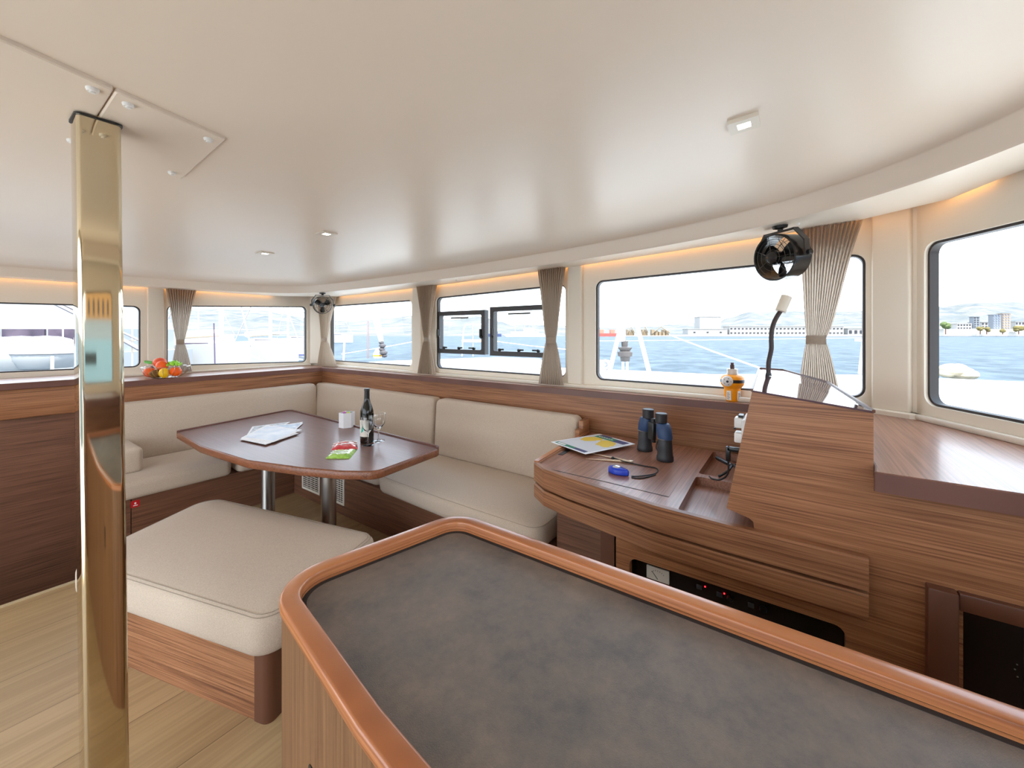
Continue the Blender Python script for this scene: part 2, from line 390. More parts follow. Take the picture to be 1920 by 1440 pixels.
for i, p in enumerate(LIP):
    n = nrm(LIP, i); row = []
    q = p-n*0.30
    for k in range(NU+1):
        u = -1.8+(q.x+1.8)*k/NU if q.x > -1.79 else -1.8+0.0001*k
        vv = q.y if k else q.y
        row.append(bm.verts.new((u, vv, C(p.y))))
    dr = 0.052
    for a in (.15, .3, .45, .6, .72, .84, .94, 1.0):
        o = p-n*(0.30*(1-a)+.012); row.append(bm.verts.new((o.x, o.y, C(p.y)-dr*a**2.4)))
    o = p-n*.006; row.append(bm.verts.new((o.x, o.y, C(p.y)-dr+.004)))
    row.append(bm.verts.new((p.x, p.y, C(p.y)-dr-.004)))
    zs = S(p.y)
    row.append(bm.verts.new((p.x, p.y, zs+0.012)))
    o = p+n*0.010; row.append(bm.verts.new((o.x, o.y, zs)))
    rows.append(row)
for a, b in zip(rows, rows[1:]):
    for k in range(len(a)-1):
        try: bm.faces.new((a[k], b[k], b[k+1], a[k+1]))
        except ValueError: pass
struct('ceiling', bm, M_CEIL, origin=False, angle=50)
WALLPATH = [(-1.8, 5.47), (2.76, 5.20), (2.82, 5.15), (2.85, 5.05), (2.85, -.34), (2.83, -.40), (2.765, -.495), (1.2, -1.31), (-1.8, -1.5)]
def nearest_wall(p):
    best = None
    for a, b in zip(WALLPATH, WALLPATH[1:]):
        a, b = Vector(a), Vector(b); d = b-a; t = max(0, min(1, (p-a).dot(d)/d.dot(d))); q = a+d*t
        if best is None or (q-p).length < best[0]: best = ((q-p).length, q)
    return best[1]
bm = BM(); prev = None
outer_pts = []
for i, p in enumerate(LIP):
    n = nrm(LIP, i); q = nearest_wall(p+n*0.05)
    d = (q-p); q2 = p+d*(1-0.035/max(d.length, .05))
    outer_pts.append(q2)
# keep the corner square: slide samples along the wall
for i, (p, q) in enumerate(zip(LIP, outer_pts)):
    n = nrm(LIP, i); z = S(p.y); o = p+n*0.010
    row = [bm.verts.new((o.x, o.y, z)), bm.verts.new((q.x, q.y, z)), bm.verts.new((q.x, q.y, z+0.03))]
    if prev:
        for k in range(2): bm.faces.new((prev[k], row[k], row[k+1], prev[k+1]))
    prev = row
struct('ceiling_soffit', bm, mat('soffit_white', (238, 228, 214), 0.3, spec=0.4), origin=False)
# roof over everything, starboard overhang widened to block light, cut short aft for sun
bm = BM(); loft(bm, poly_round([(-2.5, -1.9), (1.2, -1.85), (3.25, -.95), (3.2, 5.35), (2.85, 5.5), (-2.5, 5.7)], 0.3), [(0, 2.46), (0, 2.58)])
struct('ceiling_roof', bm, M_GEL, origin=False)

def wall_piece(name, P0, P1, ops, z0=-0.3, z1=2.46):
    """ops: list of (a0, a1, zb0, zb1, zt0, zt1) openings along the piece, returns window objects' frames"""
    P0, P1 = Vector(P0), Vector(P1); L = (P1-P0).length; t = (P1-P0)/L; n = Vector((-t.y, t.x))
    W = lambda a, z, d=0: Vector((P0.x+t.x*a+n.x*d, P0.y+t.y*a+n.y*d, z))
    bm = BM(); holes = []
    for (a0, a1, zb0, zb1, zt0, zt1) in ops:
        holes.append(poly_round([(a0, zb0), (a1, zb1), (a1, zt1), (a0, zt0)], 0.055, 6))
    outer = [(0, z0), (L, z0), (L, z1), (0, z1)]
    M = Mat4((t.x, t.y, 0), (0, 0, 1), (n.x, n.y, 0), (P0.x, P0.y, 0))
    plate(bm, outer, holes, 0.0, 0.05, M)
    struct(name, bm, M_WALL, origin=False, angle=40)
    return M, holes
WIN = 0
def window(M, hole, label=None):
    global WIN; WIN += 1
    bm = BM(); n = len(hole)
    inn = inset(hole if area2(hole) > 0 else hole[::-1], 0.011); ho = hole if area2(hole) > 0 else hole[::-1]
    R = []
    for (pp, h) in ((ho, 0.016), (inn, 0.016), (inn, 0.055), (ho, 0.055)):
        R.append([bm.verts.new(M @ Vector((p.x, p.y, h))) for p in pp])
    for a, b in zip(R, R[1:]+R[:1]):
        for i in range(n): bm.faces.new((a[i], a[(i+1) % n], b[(i+1) % n], b[i]))
    fr = struct('window_%d' % WIN, bm, M_FRAME)
    bm = BM(); g = inset(ho, 0.009)
    loft(bm, g, [(0, 0.040), (0, 0.045)], M)
    obj('glass_pane', bm, M_GLASS, fr, smooth=False)
    return fr
# left wall
A, B = Vector((-1.8, 5.47)), Vector((2.76, 5.20))
dAB = (B-A).normalized(); aU = lambda u: (u-A.x)/dAB.x
Ml, Hl = wall_piece('wall_left', A, B, [
    (aU(-1.2), aU(1.12), 1.235, 1.215, 1.78, 1.822),
    (aU(1.318), aU(2.725), 1.212, 1.172, 1.838, 1.902)])
window(Ml, Hl[0]); window(Ml, Hl[1])
# front wall (windscreen), along -Y
C0, D0 = Vector((2.85, 5.05)), Vector((2.85, -.34))
zt = lambda v: 1.905+max(0, (3.3-v))*0.0215
def op(v0, v1): return (C0.y-v0, C0.y-v1, 1.196, 1.196, zt(v0), zt(v1))
Mf, Hf = wall_piece('wall_front', C0, D0, [op(4.88, 3.31), op(2.95, 1.485), op(1.235, -.315)])
wf = [window(Mf, h) for h in Hf]
# starboard wall
E0, G0 = Vector((2.765, -.495)), Vector((1.2, -1.31))
Mr, Hr = wall_piece('wall_right', E0, G0, [(0.04, 1.6, 1.205, 1.205, 1.985, 1.97)])
window(Mr, Hr[0])
Ma, Ha = wall_piece('wall_right_aft', G0, (-1.8, -1.5), [(0.15, 2.7, 1.2, 1.2, 1.97, 1.9)])
window(Ma, Ha[0])
# corners
def corner(name, pts):
    bm = BM(); prev = None
    for p in pts:
        r = [bm.verts.new((p[0], p[1], -0.3)), bm.verts.new((p[0], p[1], 2.46))]
        if prev: bm.faces.new((prev[0], r[0], r[1], prev[1]))
        prev = r
    q = [Vector(p) for p in pts]
    struct(name, bm, M_WALL, origin=False, angle=70)
corner('wall_corner_port', [(2.76, 5.20), (2.80, 5.185), (2.83, 5.15), (2.847, 5.10), (2.85, 5.05), (2.9, 5.05), (2.9, 5.24), (2.76, 5.25), (2.76, 5.20)])
corner('wall_corner_starboard', [(2.85, -.34), (2.845, -.37), (2.83, -.405), (2.81, -.44), (2.765, -.495), (2.79, -.54), (2.90, -.42), (2.9, -.34), (2.85, -.34)])
# pillar covers between the windows (slightly proud of the wall)
def pillar(n, P0, P1, dp=0.03, wd=None, z1=None):
    P0, P1 = Vector(P0), Vector(P1); t = (P1-P0).normalized(); nn = Vector((t.y, -t.x)); L = (P1-P0).length
    M = Mat4((t.x, t.y, 0), (nn.x, nn.y, 0), (0, 0, 1), (P0.x, P0.y, 0))
    bm = BM(); loft(bm, poly_round([(0, -0.01), (L, -0.01), (L, dp), (0, dp)], [0, 0, 0.012, 0.012], 5), [(0.004, 1.157), (0, 1.160), (0, (z1 or S(P0.y)+0.02))], M)
    struct('trim_%d' % n, bm, M_TRIM)
pillar(2, (aU(1.165)*dAB.x+A.x, A.y+aU(1.165)*dAB.y), (aU(1.295)*dAB.x+A.x, A.y+aU(1.295)*dAB.y))
pillar(3, (2.85, 3.27), (2.85, 3.14))
pillar(4, (2.85, 1.455), (2.85, 1.335), 0.035)
pillar(5, (2.848, -.345), (2.775, -.482), 0.03)
pillar(6, (2.77, 5.20), (2.849, 5.06), 0.02)
# low white sill at the foot of the windows
bm = BM()
box(bm, (2.795, -0.34, 1.130), (2.85, 5.06, 1.158), bev=0.008)
struct('trim_7', bm, M_TRIM)
bm = BM(); M = Mat4((dAB.x, dAB.y, 0), (-dAB.y, dAB.x, 0), (0, 0, 1), (A.x, A.y, 0))
box(bm, (2.62, -0.05, 1.13), ((B-A).length, 0, 1.152), M, bev=0.008); struct('trim_8', bm, M_TRIM)
bm = BM(); tt = (G0-E0).normalized(); M = Mat4((tt.x, tt.y, 0), (-tt.y, tt.x, 0), (0, 0, 1), (E0.x, E0.y, 0))
box(bm, (-0.05, -0.035, 1.13), (1.7, 0, 1.158), M, bev=0.008)
struct('trim_9', bm, M_TRIM)
bm = BM(); cq = [(2.86, -.20), (2.79, -.20), (2.785, -.36), (2.715, -.46), (2.72, -.53), (2.775, -.49), (2.86, -.38)]; loft(bm, cq, [(0, 1.13), (0, 1.152), (.006, 1.158)]); struct('trim_10', bm, M_TRIM)

# aft end closed at the sides of the open door
bm = BM(); box(bm, (-1.85, 4.4, -0.3), (-1.8, 5.5, 2.46)); box(bm, (-1.85, -1.55, -0.3), (-1.8, -0.6, 2.46)); box(bm, (-1.85, -1.5, 2.16), (-1.8, 5.5, 2.46))
struct('wall_back', bm, M_WALL, smooth=False)

# warm LED strips hidden above the soffit edge, shining down the wall
M_LED = mat('warm_led', (255, 190, 110), emit=(255, 190, 112), es=14.0)
bm = BM(); P = []
for p, q in zip(LIP, outer_pts):
    d = (q-p).normalized(); P.append((q+d*0.010, S(p.y)+0.034))
for (a, za), (b, zb) in zip(P, P[1:]):
    if a.y < -.62 or (a-b).length > 0.6 or (a-b).length < 1e-4: continue
    t = (b-a).normalized(); n = Vector((-t.y, t.x))*0.004
    quad(bm, [(a.x-n.x, a.y-n.y, za), (b.x-n.x, b.y-n.y, zb), (b.x+n.x, b.y+n.y, zb), (a.x+n.x, a.y+n.y, za)])
props(obj('led_strip', bm, M_LED), 'warm orange light strip hidden above the windows along the soffit edge', 'light strip')

# ================================================================== LEDGES AND PANELLING
def ledge(name, pts, z, th, label, r=0.02, m=(M_DESK, M_BAND), joints=None):
    t = thing(name, label, 'ledge', (pts[0][0], pts[0][1], z-th))
    bm = BM(); loft(bm, poly_round(pts, r, 4), [(0, z-th), (0, z-0.003), (0.003, z)]); o = obj('edge_band', bm, M_BAND, t)
    bm = BM(); loft(bm, poly_round(pts, r, 4), [(0.006, z-0.002), (0.006, z+0.0012)]); obj('top_surface', bm, M_DESK, t)
    return t
ledge('window_ledge', [(0.72, 4.755), (2.672, 4.755), (2.70, 1.9), (2.735, 0.14), (2.849, 0.14), (2.849, 5.06), (2.76, 5.19), (0.72, 5.31)], 1.13, 0.046,
      'long brown wooden ledge running under the dining corner windows, fruit bowl on it', r=[0, 0.01, 0.3, 0, 0, 0, 0, 0])
ledge('stairwell_ledge', [(-1.8, 4.755), (0.72, 4.755), (0.72, 5.31), (-1.8, 5.46)], 1.177, 0.047, 'brown wooden ledge over the stairwell, left of the steel post', r=0)
# panels below the ledge
bm = BM(); box(bm, (0.72, 4.775, 0.3), (2.70, 4.80, 1.084)); struct('wall_left_panelling', bm, M_WOODX, smooth=False)
bm = BM(); plate(bm, [(4.80, .3), (-.2, .3), (-.2, 1.084), (4.80, 1.084)], [], 0.0, 0.03, Mat4((0.0, 1, 0), (0, 0, 1), (1, 0, 0), (2.69, 0, 0)))
bmesh.ops.transform(bm, matrix=Matrix.Shear('XY', 4, (0, 0)), verts=bm.verts)
for v in bm.verts: v.co.x += (4.8-v.co.y)*0.013
struct('wall_front_panelling', bm, M_WOOD, smooth=False, origin=False)
bm = BM(); box(bm, (-1.8, 4.77, 0.905), (0.73, 4.80, 1.13), bev=0.012); struct('wall_stairwell_fascia', bm, M_WOODX)

# ================================================================== SOFA
def cushion_prof(z0, z1, r=0.05, crown=0.012):
    return [(r*.75, z0), (r*.3, z0+r*.18), (0.002, z0+r*.55), (0, z0+r), (0, z1-r), (r*.12, z1-r*.5), (r*.42, z1-r*.14), (r, z1), (r*1.9, z1+crown*.6), (r*3.0, z1+crown)]
def cushion(name, pts, z0, z1, r=0.05, rc=0.06, M=None, crown=0.012, label=None, group=None, cat='cushion', piping=None, seam=False):
    t = None
    bm = BM(); soft_loft(bm, pts, rc, cushion_prof(z0, z1, r, crown), M)
    o = obj(name, bm, M_FAB, angle=80); props(o, label, cat, group)
    return o
def add_seam(o, pts, rc, z, ins, M=None, name='stitching'):
    q = inset([v for v in (lambda p: p if area2(p) > 0 else p[::-1])(poly_round(pts, rc, 8))], ins)
    bm = BM(); P = [(M or Matrix.Identity(4)) @ Vector((p.x, p.y, z)) for p in q]
    tube(bm, P, 0.0013, 4, closed=True); obj(name, bm, mat('stitch_thread', (146, 132, 116), 0.8), o)
ZS = 0.47
# bases
bm = BM(); loft(bm, [(0.79, 3.97), (1.955, 3.97), (1.955, 4.765), (0.79, 4.765)], [(0, 0), (0, 0.335)]); sb = props(obj('sofa_base', bm, M_WOODDX, smooth=False), 'dark wooden base of the left bench with a small red tag', 'bench base')
bm = BM(); loft(bm, [(1.957, 1.12), (2.69, 1.12), (2.69, 4.775), (1.957, 4.775)], [(0, 0), (0, 0.335)]); sb2 = props(obj('sofa_base', bm, M_WOODD, smooth=False), 'dark wooden base of the right bench with two white air vents', 'bench base')
# seats
def seat_thing(label, group): pass
SP1 = [(0.64, 3.93), (1.42, 3.93), (1.46, 4.63), (0.64, 4.63)]
o = cushion('seat_cushion', SP1, 0.337, ZS, 0.04, 0.05, label='beige linen seat cushion on the left bench beside the steel post', group='bench seat cushions'); add_seam(o, SP1, .05, ZS-.008, .017)
SP2 = [(1.46, 3.93), (1.96, 3.90), (1.96, 2.68), (2.57, 2.68), (2.57, 4.63), (1.50, 4.63)]
o = cushion('seat_cushion', SP2, 0.337, ZS, 0.04, 0.05, label='beige linen corner seat cushion mostly hidden behind the dining table', group='bench seat cushions')
SP3 = [(2.57, 1.14), (2.57, 2.68), (1.99, 2.70), (1.90, 2.56), (1.87, 1.9), (1.87, 1.14)]
o = cushion('seat_cushion', SP3, 0.337, ZS, 0.045, [.03, .03, .08, .12, 0, .10], label='beige linen seat cushion at the right end of the bench beside the chart desk', group='bench seat cushions'); add_seam(o, SP3, [.03, .03, .08, .12, 0, .10], ZS-.008, .017)
# backrests
def backrest(a0, a1, side, label, zb=0.475, ztp=0.955):
    lean = 0.03
    if side == 'L': M = Mat4((1, 0, 0), (0, lean/.48, 1), (0, -1, 0), (0, 4.735, 0))
    else: M = Mat4((0, -1, 0), (lean/.48, 0, 1), (-1, 0, 0), (2.665, 0, 0))
    pts = [(a0, zb-.03), (a1, zb-.03), (a1, ztp), (a0, ztp)]
    if side == 'L': M = Mat4((1, 0, 0), (0, 0.06, 1), (0, -1, 0), (0, 4.70, 0))
    else: M = Mat4((0, -1, 0), (0.06, 0, 1), (-1, 0, 0), (2.635, 0, 0))
    bm = BM(); soft_loft(bm, pts, [.015, .015, .05, .05], cushion_prof(0, 0.125, 0.032, 0.012), M)
    return props(obj('backrest_cushion', bm, M_FAB, angle=80), label, 'cushion', 'bench backrest cushions')
backrest(0.66, 2.55, 'L', 'long beige linen backrest cushion on the left bench under the fruit bowl')
backrest(-4.715, -2.695, 'R', 'beige linen backrest cushion behind the wine bottle, right of the bench corner')
backrest(-2.665, -1.255, 'R', 'beige linen backrest cushion at the right end of the bench, next to the desk')
AP = [(0.66, 4.14), (0.895, 4.14), (0.895, 4.57), (0.66, 4.57)]
o = cushion('armrest_cushion', AP, ZS+.004, 0.665, 0.035, 0.04, label='short beige armrest cushion at the left bench end beside the steel post'); 
# vents in the base corner
def vent(x0, x1, label):
    a = PU(x0, 890, 1.955); b = PU(x1, 890, 1.955); t = thing('air_vent', label, 'vent', (1.955, a.y, 0.07), group='air vents in the bench base')
    z0, z1 = 0.085, 0.325
    bm = BM(); v0, v1 = a.y, b.y
    plate(bm, [(v1, z0), (v0, z0), (v0, z1), (v1, z1)], [[(v1+.02, z0+.02), (v0-.02, z0+.02), (v0-.02, z1-.02), (v1+.02, z1-.02)]], -0.006, 0.0, MVZ(1.956)); obj('frame', bm, M_TRIM, t, smooth=False)
    bm = BM(); n = 11
    for i in range(n):
        z = z0+.02+(z1-z0-.04)*(i+.5)/n
        box(bm, (1.9535, v1+.02, z-.0025), (1.957, v0-.02, z+.0045))
    for k in (1, 2, 3):
        v = v1+.02+(v0-v1-.04)*k/4; box(bm, (1.953, v-.002, z0+.02), (1.9565, v+.002, z1-.02))
    obj('louvre', bm, M_TRIM, t, smooth=False)
    bm = BM(); box(bm, (1.9562, v1+.018, z0+.018), (1.9568, v0-.018, z1-.018)); obj('backing', bm, M_DARKIN, t, smooth=False)
vent(567, 600, 'white slatted air vent in the dark base, left of the table leg')
vent(622, 646, 'white slatted air vent in the dark base, just right of the front table leg')
# red tag
bm = BM(); box(bm, (0.785, 3.9685, 0.268), (0.833, 3.9705, 0.318), bev=0.0); t = obj('red_tag', bm, mat('red_label', (196, 20, 30), 0.4)); props(t, 'small red tag with a white mark hanging under the left seat cushion', 'tag')
bm = BM(); sphere(bm, (0.809, 3.968, 0.297), 0.006, (1, .2, 1.3)); box(bm, (0.797, 3.9678, 0.279), (0.822, 3.9684, 0.284)); obj('white_mark', bm, M_WHITE, t)

# ================================================================== DINING TABLE
ZT = 0.75
tp = [PZ(*p, ZT) for p in ((330, 810), (374, 836), (463.6, 863.6), (564, 877), (640, 883.5), (705, 884.5), (828, 840), (545, 769))]
tbl = thing('dining_table', 'brown dining table with a bowed front edge on two metal columns', 'table', (1.5, 3.0, 0))
OUT = poly_round([(p.x, p.y) for p in tp], [.03, 0, 0, 0, 0, .09, .05, .06], 6)
bm = BM(); loft(bm, OUT, [(0.006, ZT-.05), (0, ZT-.044), (0, ZT-.006), (0.006, ZT)]); obj('table_edge', bm, wood('table_edge_veneer', (100, 58, 38), (126, 76, 50), (146, 92, 62), 'Y', rough=.35), tbl, angle=50)
bm = BM(); loft(bm, OUT, [(0.008, ZT-.001), (0.008, ZT+.0014)]); obj('tabletop', bm, M_TABLE, tbl, angle=50)
a, b, c = Vector((tp[7].x, tp[7].y)), Vector((tp[6].x, tp[6].y)), Vector((tp[0].x, tp[0].y))
bm = BM()
ro = OUT if area2(OUT) > 0 else OUT[::-1]
# raised fiddle rail round the two rear edges
def near_seg(p, a, b):
    d = b-a; t = (p-a).dot(d)/d.dot(d); return -0.02 < t < 1.02 and abs((p-a).x*d.y-(p-a).y*d.x)/d.length < 0.028
rail = [p for p in ro if near_seg(p, a, b) or near_seg(p, c, a)]
i0 = next(i for i in range(len(ro)) if ro[i] in rail and ro[i-1] not in rail)
seq = []
k = i0
while ro[k % len(ro)] in rail and len(seq) < len(ro): seq.append(ro[k % len(ro)]); k += 1
ins = inset(ro, 0.016); idx = [ro.index(p) for p in seq]
rr = []
for i in idx:
    p, q = ro[i], ins[i]
    rr.append([bm.verts.new((p.x, p.y, ZT-.01)), bm.verts.new((p.x, p.y, ZT+.012)), bm.verts.new((q.x, q.y, ZT+.012)), bm.verts.new((q.x, q.y, ZT))])
for A1, B1 in zip(rr, rr[1:]):
    for j in range(4): bm.faces.new((A1[j], B1[j], B1[(j+1) % 4], A1[(j+1) % 4]))
bm.faces.new(rr[0]); bm.faces.new(rr[-1][::-1])
obj('fiddle_rail', bm, M_BAND, tbl, angle=50)
for (lx, ly) in ((1.49, 3.44), (1.50, 2.58)):
    bm = BM(); lathe(bm, [(0, 0), (.085, 0), (.085, .008), (.05, .014), (.048, .02), (.048, .69), (.09, .694), (.09, ZT-.051), (0, ZT-.051)], (lx, ly, 0), 32); obj('leg', bm, M_ALU, tbl)

# ================================================================== OTTOMAN BENCH
OT = [(0.70, 1.625), (1.39, 1.87), (1.05, 3.26), (0.335, 2.87)]
ott = thing('ottoman', 'square beige cushioned stool bench with wooden base in front of the table', 'ottoman', (0.87, 2.4, 0))
def scale_poly(P, d): return [(p.x, p.y) for p in inset([Vector(p) for p in P], d)]
bm = BM(); soft_loft(bm, OT, [.10, .10, .13, .13], cushion_prof(0.285, 0.45, 0.055, 0.012), seg=8); cu = obj('seat_cushion', bm, M_FAB, ott, angle=80)
bm = BM()
for dd in (0.020, 0.032):
    q = inset([v for v in poly_round(OT, [.10, .10, .13, .13], 10)], dd)
    tube(bm, [(p.x, p.y, 0.447 if dd > .03 else 0.4405) for p in q], 0.0012, 4, closed=True)
obj('stitching', bm, mat('ottoman_thread', (150, 136, 120), .8), cu)
OB = scale_poly(OT, 0.055)
ax = Vector((OB[1][0]-OB[0][0], OB[1][1]-OB[0][1])); rot = math.atan2(ax.y, ax.x)
bm = BM(); loft(bm, poly_round(OB, 0.03, 5), [(0, 0.0), (0, 0.284)]); obj('base', bm, M_WOOD, ott, angle=50)
# solid rounded corner posts
for i, (x, y) in enumerate(OB):
    c = Vector((sum(p[0] for p in OB)/4, sum(p[1] for p in OB)/4)); d1 = (Vector(OB[i-1])-Vector((x, y))).normalized(); d2 = (Vector(OB[(i+1) % 4])-Vector((x, y))).normalized()
    p0 = Vector((x, y)); o_ = -(d1+d2)*0.004
    P = [p0+o_, p0+o_+d2*.075, p0+o_+d2*.075+d1*.02, p0+o_+d1*.03+d2*.03, p0+o_+d1*.075+d2*.02, p0+o_+d1*.075]
    bm = BM(); loft(bm, poly_round([(q.x, q.y) for q in P], [.045, 0, 0, 0, 0, 0], 6), [(0, 0.0), (0, 0.2842)]); obj('corner_post', bm, M_SOLID, ott, angle=50)

# ================================================================== STEEL POST
pc = Vector((0.2655, 1.716)); ang = 0.0
t = thing('mast_post', 'polished square steel post from floor to ceiling at the left', 'post', (pc.x+.014, pc.y-.019, 0), rot=(math.radians(-.60), math.radians(-.44), 0))
bm = BM(); h = 0.0475; loft(bm, poly_round([(-h, -h), (h, -h), (h, h), (-h, h)], 0.012, 6), [(0, 0), (0, C(pc.y)-0.006)]); obj('tube', bm, M_CHROME, t, world=False, angle=40)
bm = BM(); loft(bm, poly_round([(-h-.004, -h-.004), (h+.004, -h-.004), (h+.004, h+.004), (-h-.004, h+.004)], 0.014, 6), [(0, C(pc.y)-0.0185), (0, C(pc.y)-0.013)]); obj('gasket', bm, M_BLACK, t, world=False)

# ceiling panels round the post
def ceil_panel(pts, scr, label):
    z = C(1.7)
    t = thing('ceiling_panel', label, 'panel', (pts[0][0], pts[0][1], z-.012), group='access panels on the ceiling')
    bm = BM(); P = poly_round(pts, .008, 3)
    # follows the camber of the ceiling
    n = len(P); Q = [Vector(p) for p in P]
    if area2(Q) < 0: Q = Q[::-1]
    a = [bm.verts.new((p.x, p.y, C(p.y)+.004)) for p in Q]; b = [bm.verts.new((p.x, p.y, C(p.y)-.009)) for p in Q]
    q3 = inset(Q, .004); c_ = [bm.verts.new((p.x, p.y, C(p.y)-.012)) for p in q3]
    for r0, r1 in ((a, b), (b, c_)):
        for i in range(n): bm.faces.new((r0[i], r0[(i+1) % n], r1[(i+1) % n], r1[i]))
    bm.faces.new(c_); obj('panel', bm, M_CEIL, t, angle=30)
    for (x, y) in scr:
        bm = BM(); lathe(bm, [(0, 0), (.006, 0), (.0065, .003), (.011, .003), (.0135, .009), (.0135, .012)], (x, y, C(y)-.0235), 20); obj('screw_cap', bm, M_WHITE, t)
e1 = Vector((0.451, 0.111)).normalized(); e2 = Vector((-0.0, 1.0)).normalized()
P_ = lambda u, v: (0.26+e1.x*u+0.06*v, 1.478+e1.y*u+v)
ceil_panel([P_(0.002, 0), P_(0.285, 0), P_(0.27, .49), P_(-.03, .49)], [P_(.035, .04), P_(.245, .04), P_(.228, .44), P_(.01, .45)], 'white screwed ceiling panel right of the steel post top')
ceil_panel([P_(-.9, 0), P_(-0.002, 0), P_(-.034, .49), P_(-.93, .49)], [P_(-.04, .04), P_(-.05, .45)], 'white screwed ceiling panel running left from the steel post to the picture edge')

# ceiling lights
M_LAMP = mat('lamp_glow', (255, 252, 240), emit=(255, 244, 222), es=14.0)
def ceil_light(x, y, label, lit):
    v = 1.0
    for _ in range(12): p = PZ(x, y, C(v)); v = p.y
    t = thing('ceiling_light', label, 'ceiling light', (p.x, p.y, C(v)-.014), group='square downlights in the ceiling')
    s = .046
    sl = math.atan((C(v-.01)-C(v+.01))/.02)
    R = Matrix.Translation((p.x, p.y, C(v))) @ Matrix.Rotation(-sl, 4, 'X')
    bm = BM(); plate(bm, [(-s, -s), (s, -s), (s, s), (-s, s)], [[(-.02, -.02), (.02, -.02), (.02, .02), (-.02, .02)]], -.008, .01, R); obj('bezel', bm, M_TRIM, t, smooth=False)
    bm = BM(); box(bm, (-.02, -.02, -.006), (.02, .02, -.003), R); obj('lamp', bm, M_LAMP, t, smooth=False)
ceil_light(1395, 232, 'square downlight at the right of the ceiling, nearest and largest', 1)
ceil_light(612, 437, 'small square downlight over the table, right one of the far pair', 1)
ceil_light(497, 474, 'small square downlight over the table, left one of the far pair', 1)
# small screw dots under the soffit
scr = None
for (x, y, l) in ((103, 525, 'above the leftmost window'), (856, 525, 'right of the third curtain'), (1120, 491, 'above the left end of the big front window'), (1497, 419, 'right of the large fan bracket'), (1632, 386, 'at the right end above the white pillar')):
    v = 3.0
    for _ in range(14): p = PZ(x, y, S(v)) if y < HZ-5 else p; v = p.y
    bm = BM(); lathe(bm, [(0, -.007), (.005, -.007), (.008, -.004), (.009, .0)], (p.x, p.y, S(v)), 14); props(obj('screw_cap', bm, M_WHITE), 'tiny white screw cap under the soffit '+l, 'screw cap', 'screw caps under the soffit')

# ================================================================== KITCHEN ISLAND
ZI = 0.93
IS = [(1.03, .957), (.462, 1.085), (.375, .566), (.25, -.55), (1.03, -.55)]
IP = poly_round(IS, [.11, .13, .3, 0, 0], 8)
isl = thing('kitchen_island', 'grey stone topped island with an orange brown raised wooden rim', 'kitchen island', (.7, .2, 0))
IP = [Vector(p) for p in IP]
if area2(IP) < 0: IP = IP[::-1]
inn = inset(IP, 0.044)
bm = BM(); n = len(IP); R = []
for P, z in ((IP, ZI-.024), (IP, ZI-.006), (inset(IP, .002), ZI-.002), (inset(IP, .007), ZI), (inset(IP, .038), ZI), (inset(IP, .042), ZI-.002), (inn, ZI-.006), (inn, ZI-.045)):
    R.append([bm.verts.new((p.x, p.y, z)) for p in P])
for a1, b1 in zip(R, R[1:]):
    for i in range(n): bm.faces.new((a1[i], a1[(i+1) % n], b1[(i+1) % n], b1[i]))
for i in range(n): bm.faces.new((R[-1][i], R[-1][(i+1) % n], R[0][(i+1) % n], R[0][i]))
obj('rim', bm, M_RIM, isl, angle=50)
bm = BM(); loft(bm, IP, [(.046, ZI-.05), (.055, ZI-.032)]); obj('stone_top', bm, M_STONE, isl, angle=30)
bm = BM(); loft(bm, IP, [(.0442, ZI-.045), (.0442, ZI-.0335)], caps=(0, 0)); loft(bm, inset(IP, .057), [(0, ZI-.0312), (0, ZI-.0335)], caps=(0, 0))
q1, q2 = inset(IP, .0442), inset(IP, .057)
va = [bm.verts.new((p.x, p.y, ZI-.0318)) for p in q1]; vb = [bm.verts.new((p.x, p.y, ZI-.0318)) for p in q2]
for i in range(n): bm.faces.new((va[i], va[(i+1) % n], vb[(i+1) % n], vb[i]))
obj('joint_seal', bm, M_RUBBER, isl)
bm = BM(); loft(bm, IP, [(.005, 0), (.005, ZI-.046), (.03, ZI-.046)], caps=(True, True)); loft(bm, IP, [(.005, ZI-.0465), (.005, ZI-.0245), (.046, ZI-.0245)], caps=(0, 0)); obj('body', bm, wood('island_side_veneer', (92, 60, 38), (116, 80, 52), (132, 94, 62), 'Z', fine=140), isl, angle=50)
d = Vector((.375-.462, .566-1.085)).normalized(); nn = Vector((d.y, -d.x))
if nn.dot(Vector((-1, 0))) < 0: nn = -nn
s0 = Vector((.462, 1.085))-nn*.005
bm = BM(); M = Mat4((d.x, d.y, 0), (0, 0, 1), (nn.x, nn.y, 0), (s0.x, s0.y, 0))
loft(bm, poly_round([(.30, .60), (.33, .60), (.33, .70), (.30, .70)], .012, 4), [(0, -.001), (0, .0015)], M); obj('latch_slot', bm, M_BLACK, isl)

# ================================================================== CHART DESK
ZD = 0.84
desk = thing('chart_desk', 'built-in wooden chart desk with a curved double fascia and two recessed trays', 'desk', (2.2, .5, 0))
DO = [(2.685, 1.225), (1.86, 1.165), (1.785, 1.06), (1.745, .91), (1.706, .692), (1.664, .47), (1.652, .2), (1.655, -.19), (2.72, -.19)]
DP = [Vector(p) for p in poly_round(DO, [0, .07, .05, .3, .3, .3, .3, 0, 0], 5)]
h1 = poly_round([(1.705, .385), (2.165, .40), (2.165, .0), (1.705, .0)], [.025]*4, 5); h2 = poly_round([(2.215, .40), (2.675, .40), (2.675, .0), (2.215, .0)], [.02]*4, 5)
bm = BM(); DI = inset(DP if area2(DP) > 0 else DP[::-1], .004); plate(bm, [(p.x, p.y) for p in DI], [[(p.x, p.y) for p in h1], [(p.x, p.y) for p in h2]], ZD-.045, ZD-.004); obj('desktop', bm, M_DESK, desk, angle=40)
